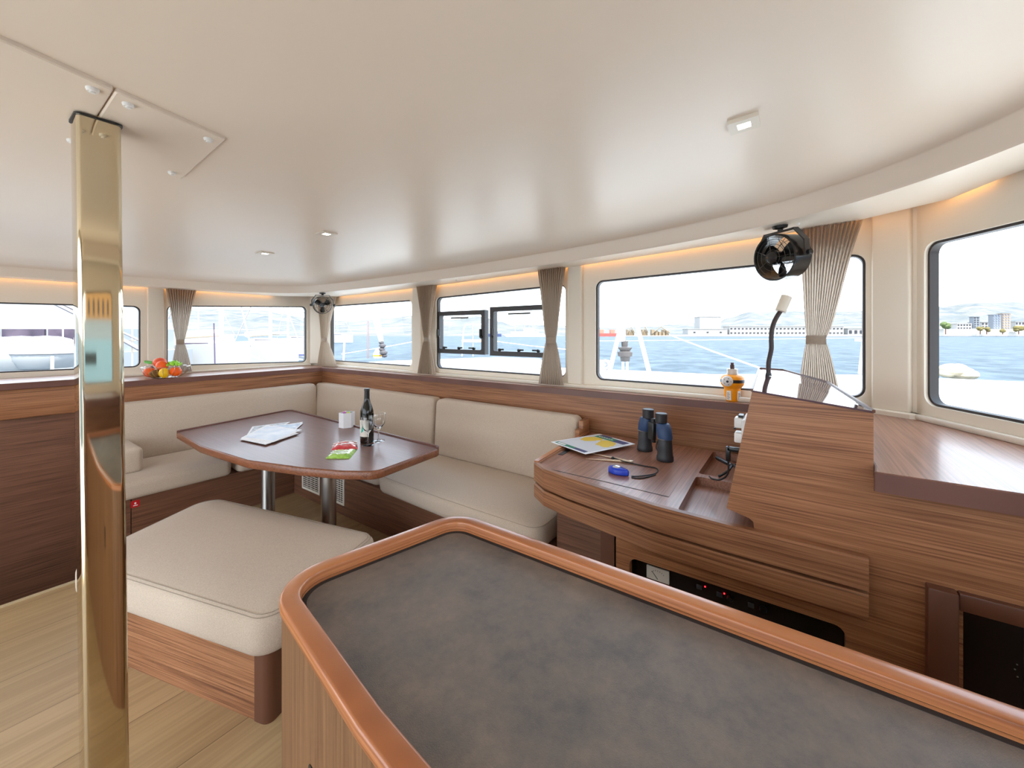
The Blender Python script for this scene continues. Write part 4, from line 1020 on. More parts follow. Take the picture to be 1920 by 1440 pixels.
# ================================================================== THINGS ON THE TABLE
zt0 = ZT+.0016
M_PAPER = mat('white_paper', (238, 238, 240), .5); M_PHOTO = mat('printed_photo', (150, 165, 180), .3, vary=(26, (88, 96, 110), (226, 232, 238)))
def sheet(cs, z, m, label, th=.0012, name='brochure', curl=0.0, group='papers on the dining table', printed=None):
    P = [PZ(x, y, zt0+z) for x, y in cs]; bm = BM(); n = 8; R = []
    for i in range(n+1):
        s = i/n; a1 = P[0].lerp(P[1], s); b1 = P[3].lerp(P[2], s); c_ = curl*(abs(s-.5)*2)**3
        R.append([bm.verts.new(a1+Vector((0, 0, c_))), bm.verts.new(b1+Vector((0, 0, c_*.3)))])
    for a1, b1 in zip(R, R[1:]): bm.faces.new((a1[0], b1[0], b1[1], a1[1]))
    r = bmesh.ops.extrude_face_region(bm, geom=bm.faces[:]); bmesh.ops.translate(bm, vec=(0, 0, th), verts=[v for v in r['geom'] if isinstance(v, bmesh.types.BMVert)])
    o = props(obj(name, bm, m), label, 'paper', group)
    if printed:
        bm = BM(); f_ = lambda s, t_: (P[0].lerp(P[1], s)).lerp(P[3].lerp(P[2], s), t_)+Vector((0, 0, th+.0004))
        quad(bm, [f_(.06, .06), f_(.94, .06), f_(.94, .94), f_(.06, .94)]); obj('printed_picture', bm, printed, o, smooth=False)
    return o
sheet(((473, 800), (544, 791), (520, 805), (462, 817)), .0008, M_PAPER, 'white edged brochure with dark picture at the bottom left of the paper pile', printed=M_PHOTO)
sheet(((480, 806), (568, 791), (560, 800), (490, 821)), .0034, M_PAPER, 'picture brochure whose corner points right from the paper pile', printed=M_PHOTO)
sheet(((512, 798), (569, 793), (552, 808), (492, 812)), .006, M_PAPER, 'blue and white brochure under the top sheet of the paper pile', printed=mat('printed_blue', (160, 185, 215), .35, vary=(20, (130, 160, 200), (228, 234, 242))))
sheet(((450, 824), (486, 806), (560, 813), (498, 834)), .0085, M_PAPER, 'blank white folded sheet lying on top of the paper pile', th=.004)
sheet(((452, 821), (500, 797), (566, 806), (513, 829)), .0128, M_PAPER, 'large white and pale blue sheet across the paper pile', printed=mat('printed_pale', (215, 224, 238), .4, vary=(9, (196, 210, 230), (240, 242, 246))))
# bag of sweets
bc = PZ(651, 800, zt0); 
t = thing('paper_bag', 'small white square paper cup near the wine bottle', 'cup', bc, math.radians(-8)+TH)
bm = BM(); s = .052; H = .125
P0_ = [(-s, -s*.8), (s*.1, -s*1.25), (s, -s*.55), (s*.9, s*.8), (-s*.85, s*.8)]
P0_ = [(x, y) for x, y in P0_]
Rr = []
for P, z in ((P0_, 0), (P0_, .001), (P0_, H)): Rr.append([bm.verts.new(Vector((y*-1*0+x, y, z))) for x, y in P])
for a1, b1 in zip(Rr, Rr[1:]):
    for i in range(5): bm.faces.new((a1[i], a1[(i+1) % 5], b1[(i+1) % 5], b1[i]))
bm.faces.new(Rr[0][::-1]); 
Mrot = Matrix.Rotation(-math.pi/2, 4, 'Z'); bmesh.ops.transform(bm, matrix=Mrot, verts=bm.verts)
o = obj('cup', bm, M_PAPER, t, world=False, smooth=False); sm = o.modifiers.new('t', 'SOLIDIFY'); sm.thickness = .0015
for i, (dx, dy, c_, l) in enumerate(((-.02, -.005, (196, 110, 200), 'purple wrapped sweet in the white cup'), (.015, -.012, (200, 210, 60), 'yellow green wrapped sweet in the white cup'), (.03, .012, (150, 160, 170), 'grey wrapped sweet in the white cup'), (-.03, .02, (230, 150, 190), 'pink wrapped sweet in the white cup'), (.0, .02, (120, 190, 150), 'green wrapped sweet in the white cup'))):
    bm = BM(); sphere(bm, bc+right*dx+fwd*dy+Vector((0, 0, H-.008)), .015, (1.2, 1, .8), 12); props(obj('wrapped_sweet', bm, mat('wrap_%d' % i, c_, .3)), l, 'sweet', 'wrapped sweets in the cup')
    
# wine bottle
wb = PZ(688, 829, zt0)
t = thing('wine_bottle', 'dark wine bottle with a white and turquoise label on the table', 'bottle', wb)
k = .40/.32
BP = [(0, 0), (.034, 0), (.0375, .004), (.038, .012), (.038, .165), (.0365, .185), (.030, .207), (.020, .235), (.0155, .252), (.0145, .262), (.0140, .300), (.0155, .302), (.0155, .312), (.0135, .315), (0, .315)]
M_BOT = mat('dark_bottle_glass', (24, 22, 14), .12, spec=.5)
bm = BM(); lathe(bm, [(r*k, z*k) for r, z in BP], wb, 32); obj('glass', bm, M_BOT, t)
bm = BM(); lathe(bm, [(.0150*k, .255*k), (.0147*k, .3005*k), (.0162*k, .302*k), (.0162*k, .3125*k), (.0142*k, .3158*k), (0, .316*k)], wb, 28); obj('foil_capsule', bm, mat('black_foil', (34, 32, 32), .35, .3), t)
def arc_patch(bm, c, r, z0, z1, a0, a1, n=14):
    P = [[bm.verts.new((c.x+r*math.cos(a0+(a1-a0)*i/n), c.y+r*math.sin(a0+(a1-a0)*i/n), z)) for z in (z0, z1)] for i in range(n+1)]
    for a_, b_ in zip(P, P[1:]): bm.faces.new((a_[0], b_[0], b_[1], a_[1]))
ca = math.atan2(-wb.y, -wb.x)
bm = BM(); arc_patch(bm, wb, .0384*k, wb.z+.040*k, wb.z+.135*k, ca-1.75, ca+.25); obj('label', bm, mat('bottle_label', (222, 218, 206), .5), t)
bm = BM()
for i in range(8):
    s = i/7; a_ = ca-.95+.35*s; hh = .032*math.sin(math.pi*(s*.9+.05)); arc_patch(bm, wb, .0386*k, wb.z+(.062+.01*s)*k, wb.z+(.066+hh+.01*s)*k, a_, a_+.06, 2)
obj('label_motif', bm, mat('turquoise_print', (20, 178, 156), .5), t)
# glasses
def wine_glass(c, h, r, label):
    t = thing('wine_glass', label, 'glass', c, group='wine glasses on the table')
    M_CG = glass_thin('crystal_glass', (.93, .94, .96)); pr = [(0, .0), (r*.86, .0), (r*.86, .003), (r*.35, .008), (.006, .016), (.0045, h*.30), (.007, h*.42), (r*.45, h*.50), (r*.85, h*.63), (r, h*.80), (r*.98, h), (r*.95, h), (r*.97, h*.80), (r*.81, h*.64), (r*.40, h*.52), (0, h*.47)]
    m = bpy.data.materials.get('drinking_glass')
    if not m:
        m = bpy.data.materials.new('drinking_glass'); m.use_nodes = True; b = m.node_tree.nodes['Principled BSDF']
        b.inputs['Transmission Weight'].default_value = 1; b.inputs['Roughness'].default_value = .02; b.inputs['IOR'].default_value = 1.45; b.inputs['Base Color'].default_value = (1, 1, 1, 1)
    i = 7
    bm = BM(); lathe(bm, [(0, h*.42)]+pr[6:], c, 28); obj('glass_bowl', bm, m, t)
    bm = BM(); lathe(bm, [pr[3], pr[4], pr[5], pr[6], (0, h*.43)], c, 20); obj('stem', bm, m, t)
    bm = BM(); lathe(bm, pr[:4]+[(0, .009)], c, 28); obj('foot', bm, m, t)
wine_glass(PZ(690, 835, zt0), .205, .046, 'empty wine glass standing before the wine bottle')
wine_glass(PZ(710, 827, zt0), .205, .050, 'empty wine glass standing at the right of the wine bottle')
# packets
def packet(cs, z, m, label, name, text=False, th=.014):
    P = [PZ(x, y, zt0+z) for x, y in cs]; bm = BM(); n = 12; top, bot_ = [], []
    for i in range(n+1):
        r1, r2 = [], []
        for j in range(n+1):
            s, q = i/n, j/n; p = (P[0].lerp(P[1], s)).lerp(P[3].lerp(P[2], s), q); e = min(s, 1-s, q, 1-q)*4; hgt = th*min(1, e)**.5
            wr = .0035*math.sin(s*23+q*9)*min(1, e)+.002*math.sin(q*31-s*11)*min(1, e)
            r1.append(bm.verts.new(p+Vector((0, 0, .001+hgt+wr)))); r2.append(bm.verts.new(p))
        top.append(r1); bot_.append(r2)
    for i in range(n):
        for j in range(n):
            bm.faces.new((top[i][j], top[i+1][j], top[i+1][j+1], top[i][j+1])); bm.faces.new((bot_[i][j], bot_[i][j+1], bot_[i+1][j+1], bot_[i+1][j]))
    for i in range(n):
        for (a1, b1, c1, d1) in ((top[i][0], top[i+1][0], bot_[i+1][0], bot_[i][0]), (top[i+1][n], top[i][n], bot_[i][n], bot_[i+1][n]), (top[0][i+1], top[0][i], bot_[0][i], bot_[0][i+1]), (top[n][i], top[n][i+1], bot_[n][i+1], bot_[n][i])): bm.faces.new((a1, b1, c1, d1))
    o = props(obj(name, bm, m), label, 'packet', 'wrapped packets on the table')
    return o, P
o, P = packet(((621, 844), (627, 832), (669, 829), (671, 842)), 0, mat('red_shiny_wrap', (206, 24, 40), .18, coat=.8, vary=(38, (190, 14, 30), (232, 90, 100))), 'shiny red and white wrapped packet behind the green one', 'napkin_packet', th=.02)
bm = BM()
for s in (.3, .62):
    a1, b1 = P[0].lerp(P[1], s), P[3].lerp(P[2], s+.1); tube(bm, [a1+Vector((0, 0, .014)), a1.lerp(b1, .5)+Vector((0, 0, .027)), b1+Vector((0, 0, .016))], .0035, 6)
obj('white_stripe', bm, M_WHITE, o)
o, P = packet(((610, 860), (622, 847), (670, 843), (656, 860)), 0, mat('green_shiny_wrap', (150, 205, 50), .18, coat=.8, vary=(30, (126, 190, 30), (190, 226, 120))), 'shiny light green wrapped packet nearest the table edge', 'napkin_packet', th=.018)
bm = BM(); a1, b1 = P[1].lerp(P[2], .1), P[1].lerp(P[2], .7)
for s in (.25, .5): tube(bm, [P[0].lerp(P[1], s+.2).lerp(P[3].lerp(P[2], s+.2), .1)+Vector((0, 0, .016)), P[0].lerp(P[1], s).lerp(P[3].lerp(P[2], s), .75)+Vector((0, 0, .019))], .004, 6)
obj('white_stripe', bm, M_WHITE, o)

# ================================================================== THINGS ON THE DESK
zd0 = ZD-.0038
cc = [(1034, 829), (1124, 814), (1191, 836), (1098, 852)]
def dsheet(cs, z, m, label):
    P = [PZ(x, y, zd0+z) for x, y in cs]; bm = BM(); quad(bm, P)
    r = bmesh.ops.extrude_face_region(bm, geom=bm.faces[:]); bmesh.ops.translate(bm, vec=(0, 0, .0022), verts=[v for v in r['geom'] if isinstance(v, bmesh.types.BMVert)])
    return props(obj('nautical_chart', bm, m), label, 'chart'), P
o, P = dsheet([(1033, 829), (1124, 814), (1191, 833), (1098, 852)], .020, M_PAPER, 'folded nautical chart with green strips and yellow land on the desk')
fz = lambda s, q, z=.0030: (P[0].lerp(P[1], s)).lerp(P[3].lerp(P[2], s), q)+Vector((0, 0, z))
def patch(s0, s1, q0, q1, m, n, z=.0030): bm = BM(); quad(bm, [fz(s0, q0, z), fz(s1, q0, z), fz(s1, q1, z), fz(s0, q1, z)]); obj(n, bm, m, o, smooth=False)
MG = mat('chart_green', (30, 122, 90), .5); MN = mat('chart_navy', (62, 60, 104), .5); MY = mat('chart_yellow', (226, 188, 60), .5); MS = mat('chart_sea', (206, 204, 206), .5)
patch(.10, .84, .04, .96, MS, 'sea_area'); patch(.03, .11, .06, .60, MG, 'green_strip', .0033); patch(.03, .11, .60, .92, MN, 'navy_strip', .0033)
patch(.80, .95, .10, .62, MG, 'green_title_strip', .0034); patch(.80, .95, .62, .92, MN, 'navy_title_block', .0034); patch(.90, .985, .12, .42, MN, 'navy_title_block', .0036)
bm = BM()
for (cx_, cy_, rx, ry) in ((.62, .24, .16, .16), (.72, .32, .09, .12), (.62, .70, .17, .18), (.70, .60, .10, .14), (.52, .82, .07, .08)):
    bm.faces.new([bm.verts.new(fz(cx_+rx*math.cos(k*.5236)*(1+.15*math.sin(3*k)), cy_+ry*math.sin(k*.5236)*(1+.12*math.cos(2*k)), .0032+cx_*.0002)) for k in range(12)])
obj('land_area', bm, MY, o, smooth=False)
bm = BM()
for k in range(6): quad(bm, [fz(.86, .16+k*.07, .0039), fz(.885, .16+k*.07, .0039), fz(.885, .21+k*.07, .0039), fz(.86, .21+k*.07, .0039)])
quad(bm, [fz(.045, .12, .0037), fz(.09, .12, .0037), fz(.09, .34, .0037), fz(.045, .34, .0037)])
obj('title_lettering', bm, M_WHITE, o, smooth=False)
# dividers
d0 = PZ(1183, 866, zd0+.006); da = PZ(1098, 860, zd0+.004); db = PZ(1106, 849, zd0+.004)
t = thing('chart_dividers', 'pale brass chart dividers lying open on the desk', 'dividers', d0)
M_DV = mat('pale_brass', (206, 184, 158), .35, .6)
for e in (da, db):
    bm = BM(); tube(bm, [d0, d0.lerp(e, .35), d0.lerp(e, .5), e], [.0065, .007, .005, .001], 8); obj('leg', bm, M_DV, t)
bm = BM(); lathe(bm, [(0, -.006), (.012, -.006), (.013, 0), (.012, .007), (0, .009)], d0, 16); obj('hinge', bm, M_DV, t)
# blue hand compass
hc = PZ(1166, 890, zd0); e2_ = PZ(1185, 897, zd0)
t = thing('hand_compass', 'blue hand bearing compass with a black neck cord on the desk', 'compass', hc)
dx = (PZ(1183, 893, zd0)-PZ(1148, 884, zd0)); dx.z = 0; Ld = dx.length; dx.normalize(); dy = Vector((-dx.y, dx.x, 0))
Mc = Mat4(dx, dy, (0, 0, 1), PZ(1160, 888, zd0))
OV = []
for k in range(28):
    a = 2*math.pi*k/28; x = math.cos(a)*.056; OV.append((x+.0, math.sin(a)*(.033 if x < 0 else .033-.30*x)))
bm = BM(); loft(bm, OV, [(.004, 0), (0, .005), (0, .022), (.004, .029), (.010, .032)], Mc); obj('casing', bm, mat('cobalt_plastic', (22, 60, 190), .3), t)
bm = BM(); lathe(bm, [(0, .040), (.010, .039), (.018, .036), (.021, .031)], seg=20, M=Mc @ Matrix.Translation((-.012, 0, 0))); obj('dial', bm, mat('silver_dial', (200, 200, 206), .1, .5), t)
cord = [(1184, 893), (1196, 893), (1215, 891), (1228, 888), (1234, 882), (1228, 877), (1210, 874), (1190, 870), (1170, 865), (1152, 859), (1148, 858)]
bm = BM(); tube(bm, catmull([tuple(PZ(x, y, zd0+.004+(.006 if 1150 < x < 1190 and y < 880 else 0))) for x, y in cord], 5), .0032, 7)
tube(bm, catmull([tuple(PZ(x, y, zd0+.003)) for x, y in ((1184, 895), (1200, 897), (1216, 894), (1229, 890))], 5), .003, 7); sphere(bm, PZ(1149, 859, zd0+.008), .009, seg=10)
obj('neck_cord', bm, M_RUBBER, t)
# binoculars
b1_, b2_ = PZ(1247, 863, zd0), PZ(1209, 844, zd0)
mid = (b1_+b2_)/2
t = thing('binoculars', 'blue and black binoculars standing upright on the chart desk', 'binoculars', mid)
ax2 = (b2_-b1_); ax2.z = 0; ax2.normalize(); pr2 = Vector((-ax2.y, ax2.x, 0)); HB = .255
if pr2.dot(fwd) > 0: pr2 = -pr2
M_BB = mat('blue_rubber', (38, 66, 106), .5); M_BK = mat('black_armour', (44, 44, 48), .5)
for c, sgn in ((b1_, 1), (b2_, -1)):
    inn_ = ax2*sgn
    bm = BM(); lathe(bm, [(0, 0), (.044, 0), (.046, .004), (.045, .024), (.042, .030), (.040, .06), (.036, .118), (.034, .122), (0, .122)], c, 28); obj('objective_tube', bm, M_BK, t)
    bm = BM(); tube(bm, [(c.x+.0385*math.cos(k*math.pi/16), c.y+.0385*math.sin(k*math.pi/16), c.z+.122) for k in range(32)], .0018, 6, closed=True); obj('silver_ring', bm, M_ALU, t)
    bm = BM(); e_ = c+inn_*.026; R = []
    for z, wv, off_ in ((.122, .041, .0), (.135, .044, .004), (.165, .044, .010), (.192, .040, .014), (.204, .034, .018)):
        cc_ = c+inn_*off_
        R.append([bm.verts.new(cc_+ax2*(math.cos(2*math.pi*k/20)*wv*1.06)+pr2*(math.sin(2*math.pi*k/20)*wv*.9)+Vector((0, 0, z))) for k in range(20)])
    for q1_, q2_ in zip(R, R[1:]):
        for k in range(20): bm.faces.new((q1_[k], q1_[(k+1) % 20], q2_[(k+1) % 20], q2_[k]))
    bm.faces.new(R[-1]); bm.faces.new(R[0][::-1]); obj('prism_housing', bm, M_BB, t)
    bm = BM(); lathe(bm, [(.022, .198), (.026, .205), (.032, .207), (.033, .254), (.030, .258), (0, .258)], c+inn_*.036, 24); obj('eyepiece', bm, M_BK, t)
bm = BM(); lathe(bm, [(0, .075), (.012, .075), (.013, .11), (.013, .19), (.016, .192), (.016, .215), (0, .215)], mid+pr2*.006, 18); Mb = Mat4(ax2, pr2, (0, 0, 1), mid)
box(bm, (-.05, -.008, .14), (.05, .008, .185), Mb, bev=.004); box(bm, (-.028, .004, .09), (.028, .030, .195), Mb, bev=.008); obj('focus_hinge', bm, M_BLACK, t)
bm = BM(); s0_ = b1_-ax2*-.02+pr2*.036+Vector((0, 0, .125)); tube(bm, catmull([tuple(b1_+ax2*.03+Vector((0, 0, .12))), tuple(b1_+ax2*.05+pr2*.01+Vector((0, 0, .10))), tuple(b1_+ax2*.055+pr2*.02+Vector((0, 0, .06))), tuple(b1_+ax2*.04+pr2*.02+Vector((0, 0, .045)))], 5), .0035, 7); obj('strap_loop', bm, M_RUBBER, t)

# plugs and cables on the tower side
def pt(x, y, v=.21):
    return PV(x, y, v)
w0 = PV(1389, 812, .215)
t = thing('power_adapter', 'stack of white plug adapters on the side of the instrument tower', 'plug adapter', (w0.x, w0.y, 1.02))
bm = BM(); box(bm, (1.93, .155, 1.02), (2.13, .182, 1.185), bev=.008); obj('plate', bm, M_WHITE, t)
for z in (1.165, 1.10):
    bm = BM(); box(bm, (1.99, .18, z-.028), (2.05, .215, z+.016), bev=.006); obj('white_plug', bm, M_WHITE, t)
bm = BM(); box(bm, (2.0, .21, 1.128), (2.04, .217, 1.135)); box(bm, (2.0, .182, 1.182), (2.05, .20, 1.192)); obj('black_gap', bm, M_BLACK, t)
bm = BM(); box(bm, (1.985, .18, 1.03), (2.01, .245, 1.05), bev=.005); box(bm, (1.985, .228, .985), (2.01, .248, 1.05), bev=.005)
tube(bm, catmull([(1.998, .238, .985), (2.0, .24, .93), (2.02, .27, .89), (2.06, .31, .872), (2.1, .33, .868)], 6), .004, 7)
props(obj('angled_plug', bm, M_BLACK), 'black angled plug with a cable below the white adapters', 'plug')
bm = BM(); a1, b1 = PZ(1343, 858, .86), PZ(1372, 873, .86); tube(bm, [a1, a1.lerp(b1, .1), b1], [.008, .0105, .0105], 10); c1 = PZ(1378, 866, .88); tube(bm, catmull([tuple(b1), tuple(b1+Vector((0, -.03, .01))), (2.0, .20, .93)], 5), .005, 8)
props(obj('handset', bm, M_BLACK), 'black round bar handset leaning in the rear tray', 'handset')
bm = BM(); a1 = PZ(1348, 893, .842); tube(bm, catmull([tuple(a1), tuple(PZ(1356, 889, .85)), tuple(PZ(1366, 882, .87)), tuple(PZ(1376, 872, .885)), (1.95, .18, .93)], 5), .006, 8)
props(obj('charging_cable', bm, M_BLACK), 'black cable and holder lying on the rib between the two desk trays', 'cable')

# ================================================================== OUTSIDE
SEA = -1.25
def water_mat():
    m = bpy.data.materials.new('harbour_water'); m.use_nodes = True; nt = m.node_tree; b = nt.nodes['Principled BSDF']
    b.inputs['Roughness'].default_value = .5; b.inputs['Specular IOR Level'].default_value = .12
    t = nt.nodes.new('ShaderNodeTexCoord'); mp = nt.nodes.new('ShaderNodeMapping'); nt.links.new(t.outputs['Object'], mp.inputs[0])
    mp.inputs['Rotation'].default_value = (0, 0, -TH); mp.inputs['Scale'].default_value = (.38, .5, 1)
    n = nt.nodes.new('ShaderNodeTexNoise'); n.inputs['Scale'].default_value = 1.0; n.inputs['Detail'].default_value = 6; n.inputs['Roughness'].default_value = .65; nt.links.new(mp.outputs[0], n.inputs['Vector'])
    r = nt.nodes.new('ShaderNodeValToRGB'); e = r.color_ramp.elements; e[0].position = .40; e[0].color = (.006, .022, .036, 1); e[1].position = .62; e[1].color = (.052, .078, .096, 1)
    nt.links.new(n.outputs[0], r.inputs[0]); nt.links.new(r.outputs[0], b.inputs['Base Color'])
    return m
bm = BM(); loft(bm, [(-3000, -3000), (3000, -3000), (3000, 3000), (-3000, 3000)], [(0, SEA-1), (0, SEA)])
o = obj('sea', bm, water_mat(), origin=False, smooth=False); o['kind'] = 'structure'
# own deck
bm = BM(); loft(bm, poly_round([(2.93, 4.5), (2.93, -.3), (2.75, -.62), (1.2, -1.38), (-2, -1.6), (-6, -1.9), (-6, -2.6), (9.3, -3.4), (10.4, -3.2), (10.3, -1.0), (8.75, 1.3), (8.6, 3.4), (8.3, 4.6)], .1), [(0, SEA+.6), (0, .70), (.04, .745)]); o = obj('foredeck', bm, M_GEL, smooth=False, origin=False); o['kind'] = 'structure'
bm = BM(); loft(bm, poly_round([(2.95, 3.9), (6.5, 3.9), (8.2, 4.9), (8.1, 6.1), (5.6, 7.3), (-6, 7.2), (-6, 5.6), (2.8, 5.32), (2.95, 5.1)], .1), [(0, SEA+.6), (0, .90), (.06, .95)]); o = obj('port_deck', bm, M_GEL, smooth=False, origin=False); o['kind'] = 'structure'
bm = BM(); loft(bm, [(-6, -1.6), (-1.85, -1.5), (-1.85, 5.5), (-6, 5.7)], [(0, -.3), (0, -.02)]); o = obj('cockpit_deck', bm, M_GEL, smooth=False, origin=False); o['kind'] = 'structure'
# forestay, furler and seagull striker ahead of the big window
M_WHT = mat('white_painted_spar', (240, 240, 240), .4)
Yf = 8.35
t = thing('forestay_furler', 'white furled sail with grey furling drum outside the big front window', 'furler', PD(1172, 697, Yf))
bm = BM(); tube(bm, [PD(1166, 640, Yf), PD(1162, 600, Yf), PD(1156, 540, Yf), PD(1140, 380, Yf)], [.07, .10, .10, .09], 12); obj('furled_sail', bm, M_WHT, t)
bm = BM(); b0 = PD(1172, 663, Yf); lathe(bm, [(0, -.16), (.09, -.16), (.10, -.08), (.10, -.07), (.145, -.05), (.15, .03), (.10, .06), (.13, .10), (.14, .13), (.05, .15), (.06, .26), (0, .27)], b0, 24); obj('furling_drum', bm, mat('grey_drum', (74, 68, 66), .5), t)
bm = BM(); tube(bm, [PD(1170, 650, Yf), PD(1169, 638, Yf)], .05, 8); obj('shackle', bm, mat('dark_fitting', (70, 62, 60), .5), t)
bm = BM(); 
for dx_ in (-4, 4): tube(bm, [PD(1172+dx_, 678, Yf), PD(1172+dx_, 697, Yf)], .025, 6)
obj('tack_strut', bm, M_WHT, t)
t = thing('striker_frame', 'white A shaped bow frame standing on the foredeck outside the big window', 'bow frame', PD(1185, 699, Yf+.3))
for a1, b1 in (((1166, 604), (1143, 696)), ((1193, 604), (1218, 701))):
    bm = BM(); tube(bm, [PD(*a1, Yf), PD(*b1, Yf)], .045, 10); obj('strut', bm, M_WHT, t)
bm = BM(); p0_, p1_ = PD(1171, 606, Yf), PD(1194, 595, Yf); box(bm, (0, -.04, 0), ((p1_-p0_).xy.length, .04, p1_.z-p0_.z), Mat4(right, fwd, (0, 0, 1), p0_)); obj('cap_plate', bm, mat('tan_plate', (196, 186, 176), .5), t)
bm = BM(); tube(bm, [PD(1113, 697, 7.5), PD(1128, 685, 7.8), PD(1136, 683, 8)], [.10, .12, .05], 10); sphere(bm, PD(1135, 684, 8), .14, (1, 1, .8), 12); props(obj('deck_windlass', bm, mat('steel_windlass', (150, 150, 156), .25, .7)), 'shiny steel windlass on the deck left of the bow frame', 'windlass')
for (pa, pb, Y0, Y1, r_, l) in (((1255, 628), (1425, 690), 9, 5.5, .012, 'thick white rope slanting down across the big front window'), ((1060, 640), (1700, 632), 9.5, 9.5, .006, 'thin pale lifeline crossing behind the bow frame'), ((640, 664), (800, 636), 9.5, 10, .008, 'pale lifeline outside the corner window'), ((930, 640), (1062, 655), 9.5, 9, .008, 'pale lifeline outside the hatch window')):
    bm = BM(); tube(bm, [PD(*pa, Y0), PD((pa[0]+pb[0])/2, (pa[1]+pb[1])/2+1, (Y0+Y1)/2), PD(*pb, Y1)], r_, 6); props(obj('rope', bm, M_WHT), l, 'rope', 'ropes outside the windows')
# stanchions and rigging seen through the corner window
bm = BM(); tube(bm, [PD(690, 602, 9.2), PD(690, 672, 9.2)], .02, 8); props(obj('stanchion', bm, mat('dull_steel', (150, 130, 130), .3, .5)), 'thin steel stanchion standing in the corner window view', 'stanchion')
bm = BM(); tube(bm, [PD(646, 638, 9), PD(644, 676, 9)], .02, 8); props(obj('stanchion', bm, M_WHT), 'white stanchion near the left edge of the corner window', 'stanchion')
t = thing('furled_headsail', 'white furled headsail with dark tackle outside the corner window', 'furled sail', PD(716, 672, 9))
bm = BM(); tube(bm, [PD(715, 640, 9), PD(706, 600, 9), PD(700, 570, 9), PD(690, 500, 9)], [.05, .085, .06, .05], 10); obj('sail', bm, M_WHT, t)
bm = BM()
for (x, y, r_) in ((715, 642, .06), (717, 648, .08), (716, 655, .07), (719, 661, .09), (721, 667, .06)): sphere(bm, PD(x, y, 9), r_, (1, 1, .7), 10)
obj('tackle', bm, mat('dark_tackle', (76, 70, 72), .5), t)
bm = BM(); c_ = PD(708, 668, 9.1); lathe(bm, [(0, -.05), (.09, -.04), (.10, .05), (.04, .16), (0, .17)], c_, 14); lathe(bm, [(.102, 0), (.104, .03), (.098, .035)], c_, 14, mi=1); props(obj('fender_buoy', bm, [M_WHT, mat('buoy_orange', (226, 160, 40), .5)]), 'small white and orange buoy on deck beside the furled headsail', 'buoy')
bm = BM()
pth = [PD(866, 668, 9), PD(869, 625, 9), PD(872, 611, 9), PD(880, 608, 9), PD(906, 608, 9)]
tube(bm, catmull([tuple(p) for p in pth], 4), .018, 8); tube(bm, [PD(887, 608, 9), PD(887, 668, 9)], .018, 8)
t = props(obj('bow_pulpit', bm, mat('stainless_rail', (190, 190, 196), .2, .8)), 'steel bow seat frame with a wooden seat seen through the left hatch', 'seat')
bm = BM(); box(bm, (0, -.2, 0), (.45, .2, .05), Mat4(right, fwd, (0, 0, 1), PD(868, 641, 9))); obj('seat_board', bm, mat('teak_board', (206, 160, 120), .6), t)
# own bow bits at far right
bm = BM()
for (x, y, r_) in ((1784, 694, .30), (1800, 700, .34), (1815, 702, .24), (1775, 700, .2), (1797, 690, .2)): sphere(bm, PD(x, y, 7.3), r_*.5, (1.6, 1.2, .8), 14)
props(obj('sail_cover', bm, mat('cream_canvas', (.34, .30, .24), .9, linear=True, vary=(3, (150, 138, 118), (196, 184, 160)))), 'crumpled cream canvas cover on the deck outside the right window', 'cover')
t = thing('bow_light_pole', 'slim white pole on the starboard bow seen right of the widest curtain', 'pole', PD(1613, 700, 7.9))
bm = BM(); tube(bm, [PD(1612, 701, 7.9), PD(1618, 640, 7.9), PD(1627, 600, 7.9)], [.03, .022, .015], 8); obj('pole', bm, M_WHT, t)
bm = BM(); box(bm, (-.12, -.05, -.02), (.16, .05, .03), Mat4(right, fwd, (0, 0, 1), PD(1618, 638, 7.9))); obj('crossbar', bm, M_WHT, t)

# hills
hp = [(-2200, 590), (-900, 575), (-200, 572), (0, 575), (300, 578), (400, 580), (486, 582), (532, 589), (575, 598), (627, 601), (669, 602), (721, 597), (769, 593), (814, 598), (850, 600), (889, 593), (937, 603), (958, 609), (1010, 610), (1060, 612), (1150, 616), (1220, 613), (1259, 609), (1309, 605), (1345, 604), (1363, 598), (1413, 586), (1476, 583), (1550, 586), (1627, 584), (1700, 580), (1766, 576), (1820, 569), (1920, 566), (2400, 575), (3600, 590), (6000, 600)]
def hill_y(x):
    for (x0, y0), (x1, y1) in zip(hp, hp[1:]):
        if x0 <= x <= x1: t_ = (x-x0)/(x1-x0); t_ = t_*t_*(3-2*t_); return y0+(y1-y0)*t_
    return 600
from mathutils import noise
bm = BM(); cols = []
azs = [-78+156*i/520 for i in range(521)]
for az in azs:
    a = math.radians(az); x = 960+F*math.tan(a); y = hill_y(x); col = []
    for k in range(15):
        s = k/14; dpt = 400+1000*s; R_ = dpt/max(math.cos(a), .35); px = R_*math.cos(a)
        H_ = (HZ-y)/F*(1400*math.cos(a)/max(math.cos(a), .35))+2.8
        X = R_*math.sin(a); Yd = R_*math.cos(a)
        nz_ = noise.fractal(Vector((X*.006, Yd*.006, 0)), 1.0, 2.0, 5)
        hh = H_*(s**1.25)*(1+.28*nz_*(1-s)*2 if s < 1 else 1)+(nz_*6*s if s < .98 else nz_*2)
        col.append(bm.verts.new((X*SN+Yd*CS, -X*CS+Yd*SN, SEA+max(0.3*s, hh)+(.6 if k else -.2))))
    cols.append(col)
for a1, b1 in zip(cols, cols[1:]):
    for j in range(14): bm.faces.new((a1[j], b1[j], b1[j+1], a1[j+1]))
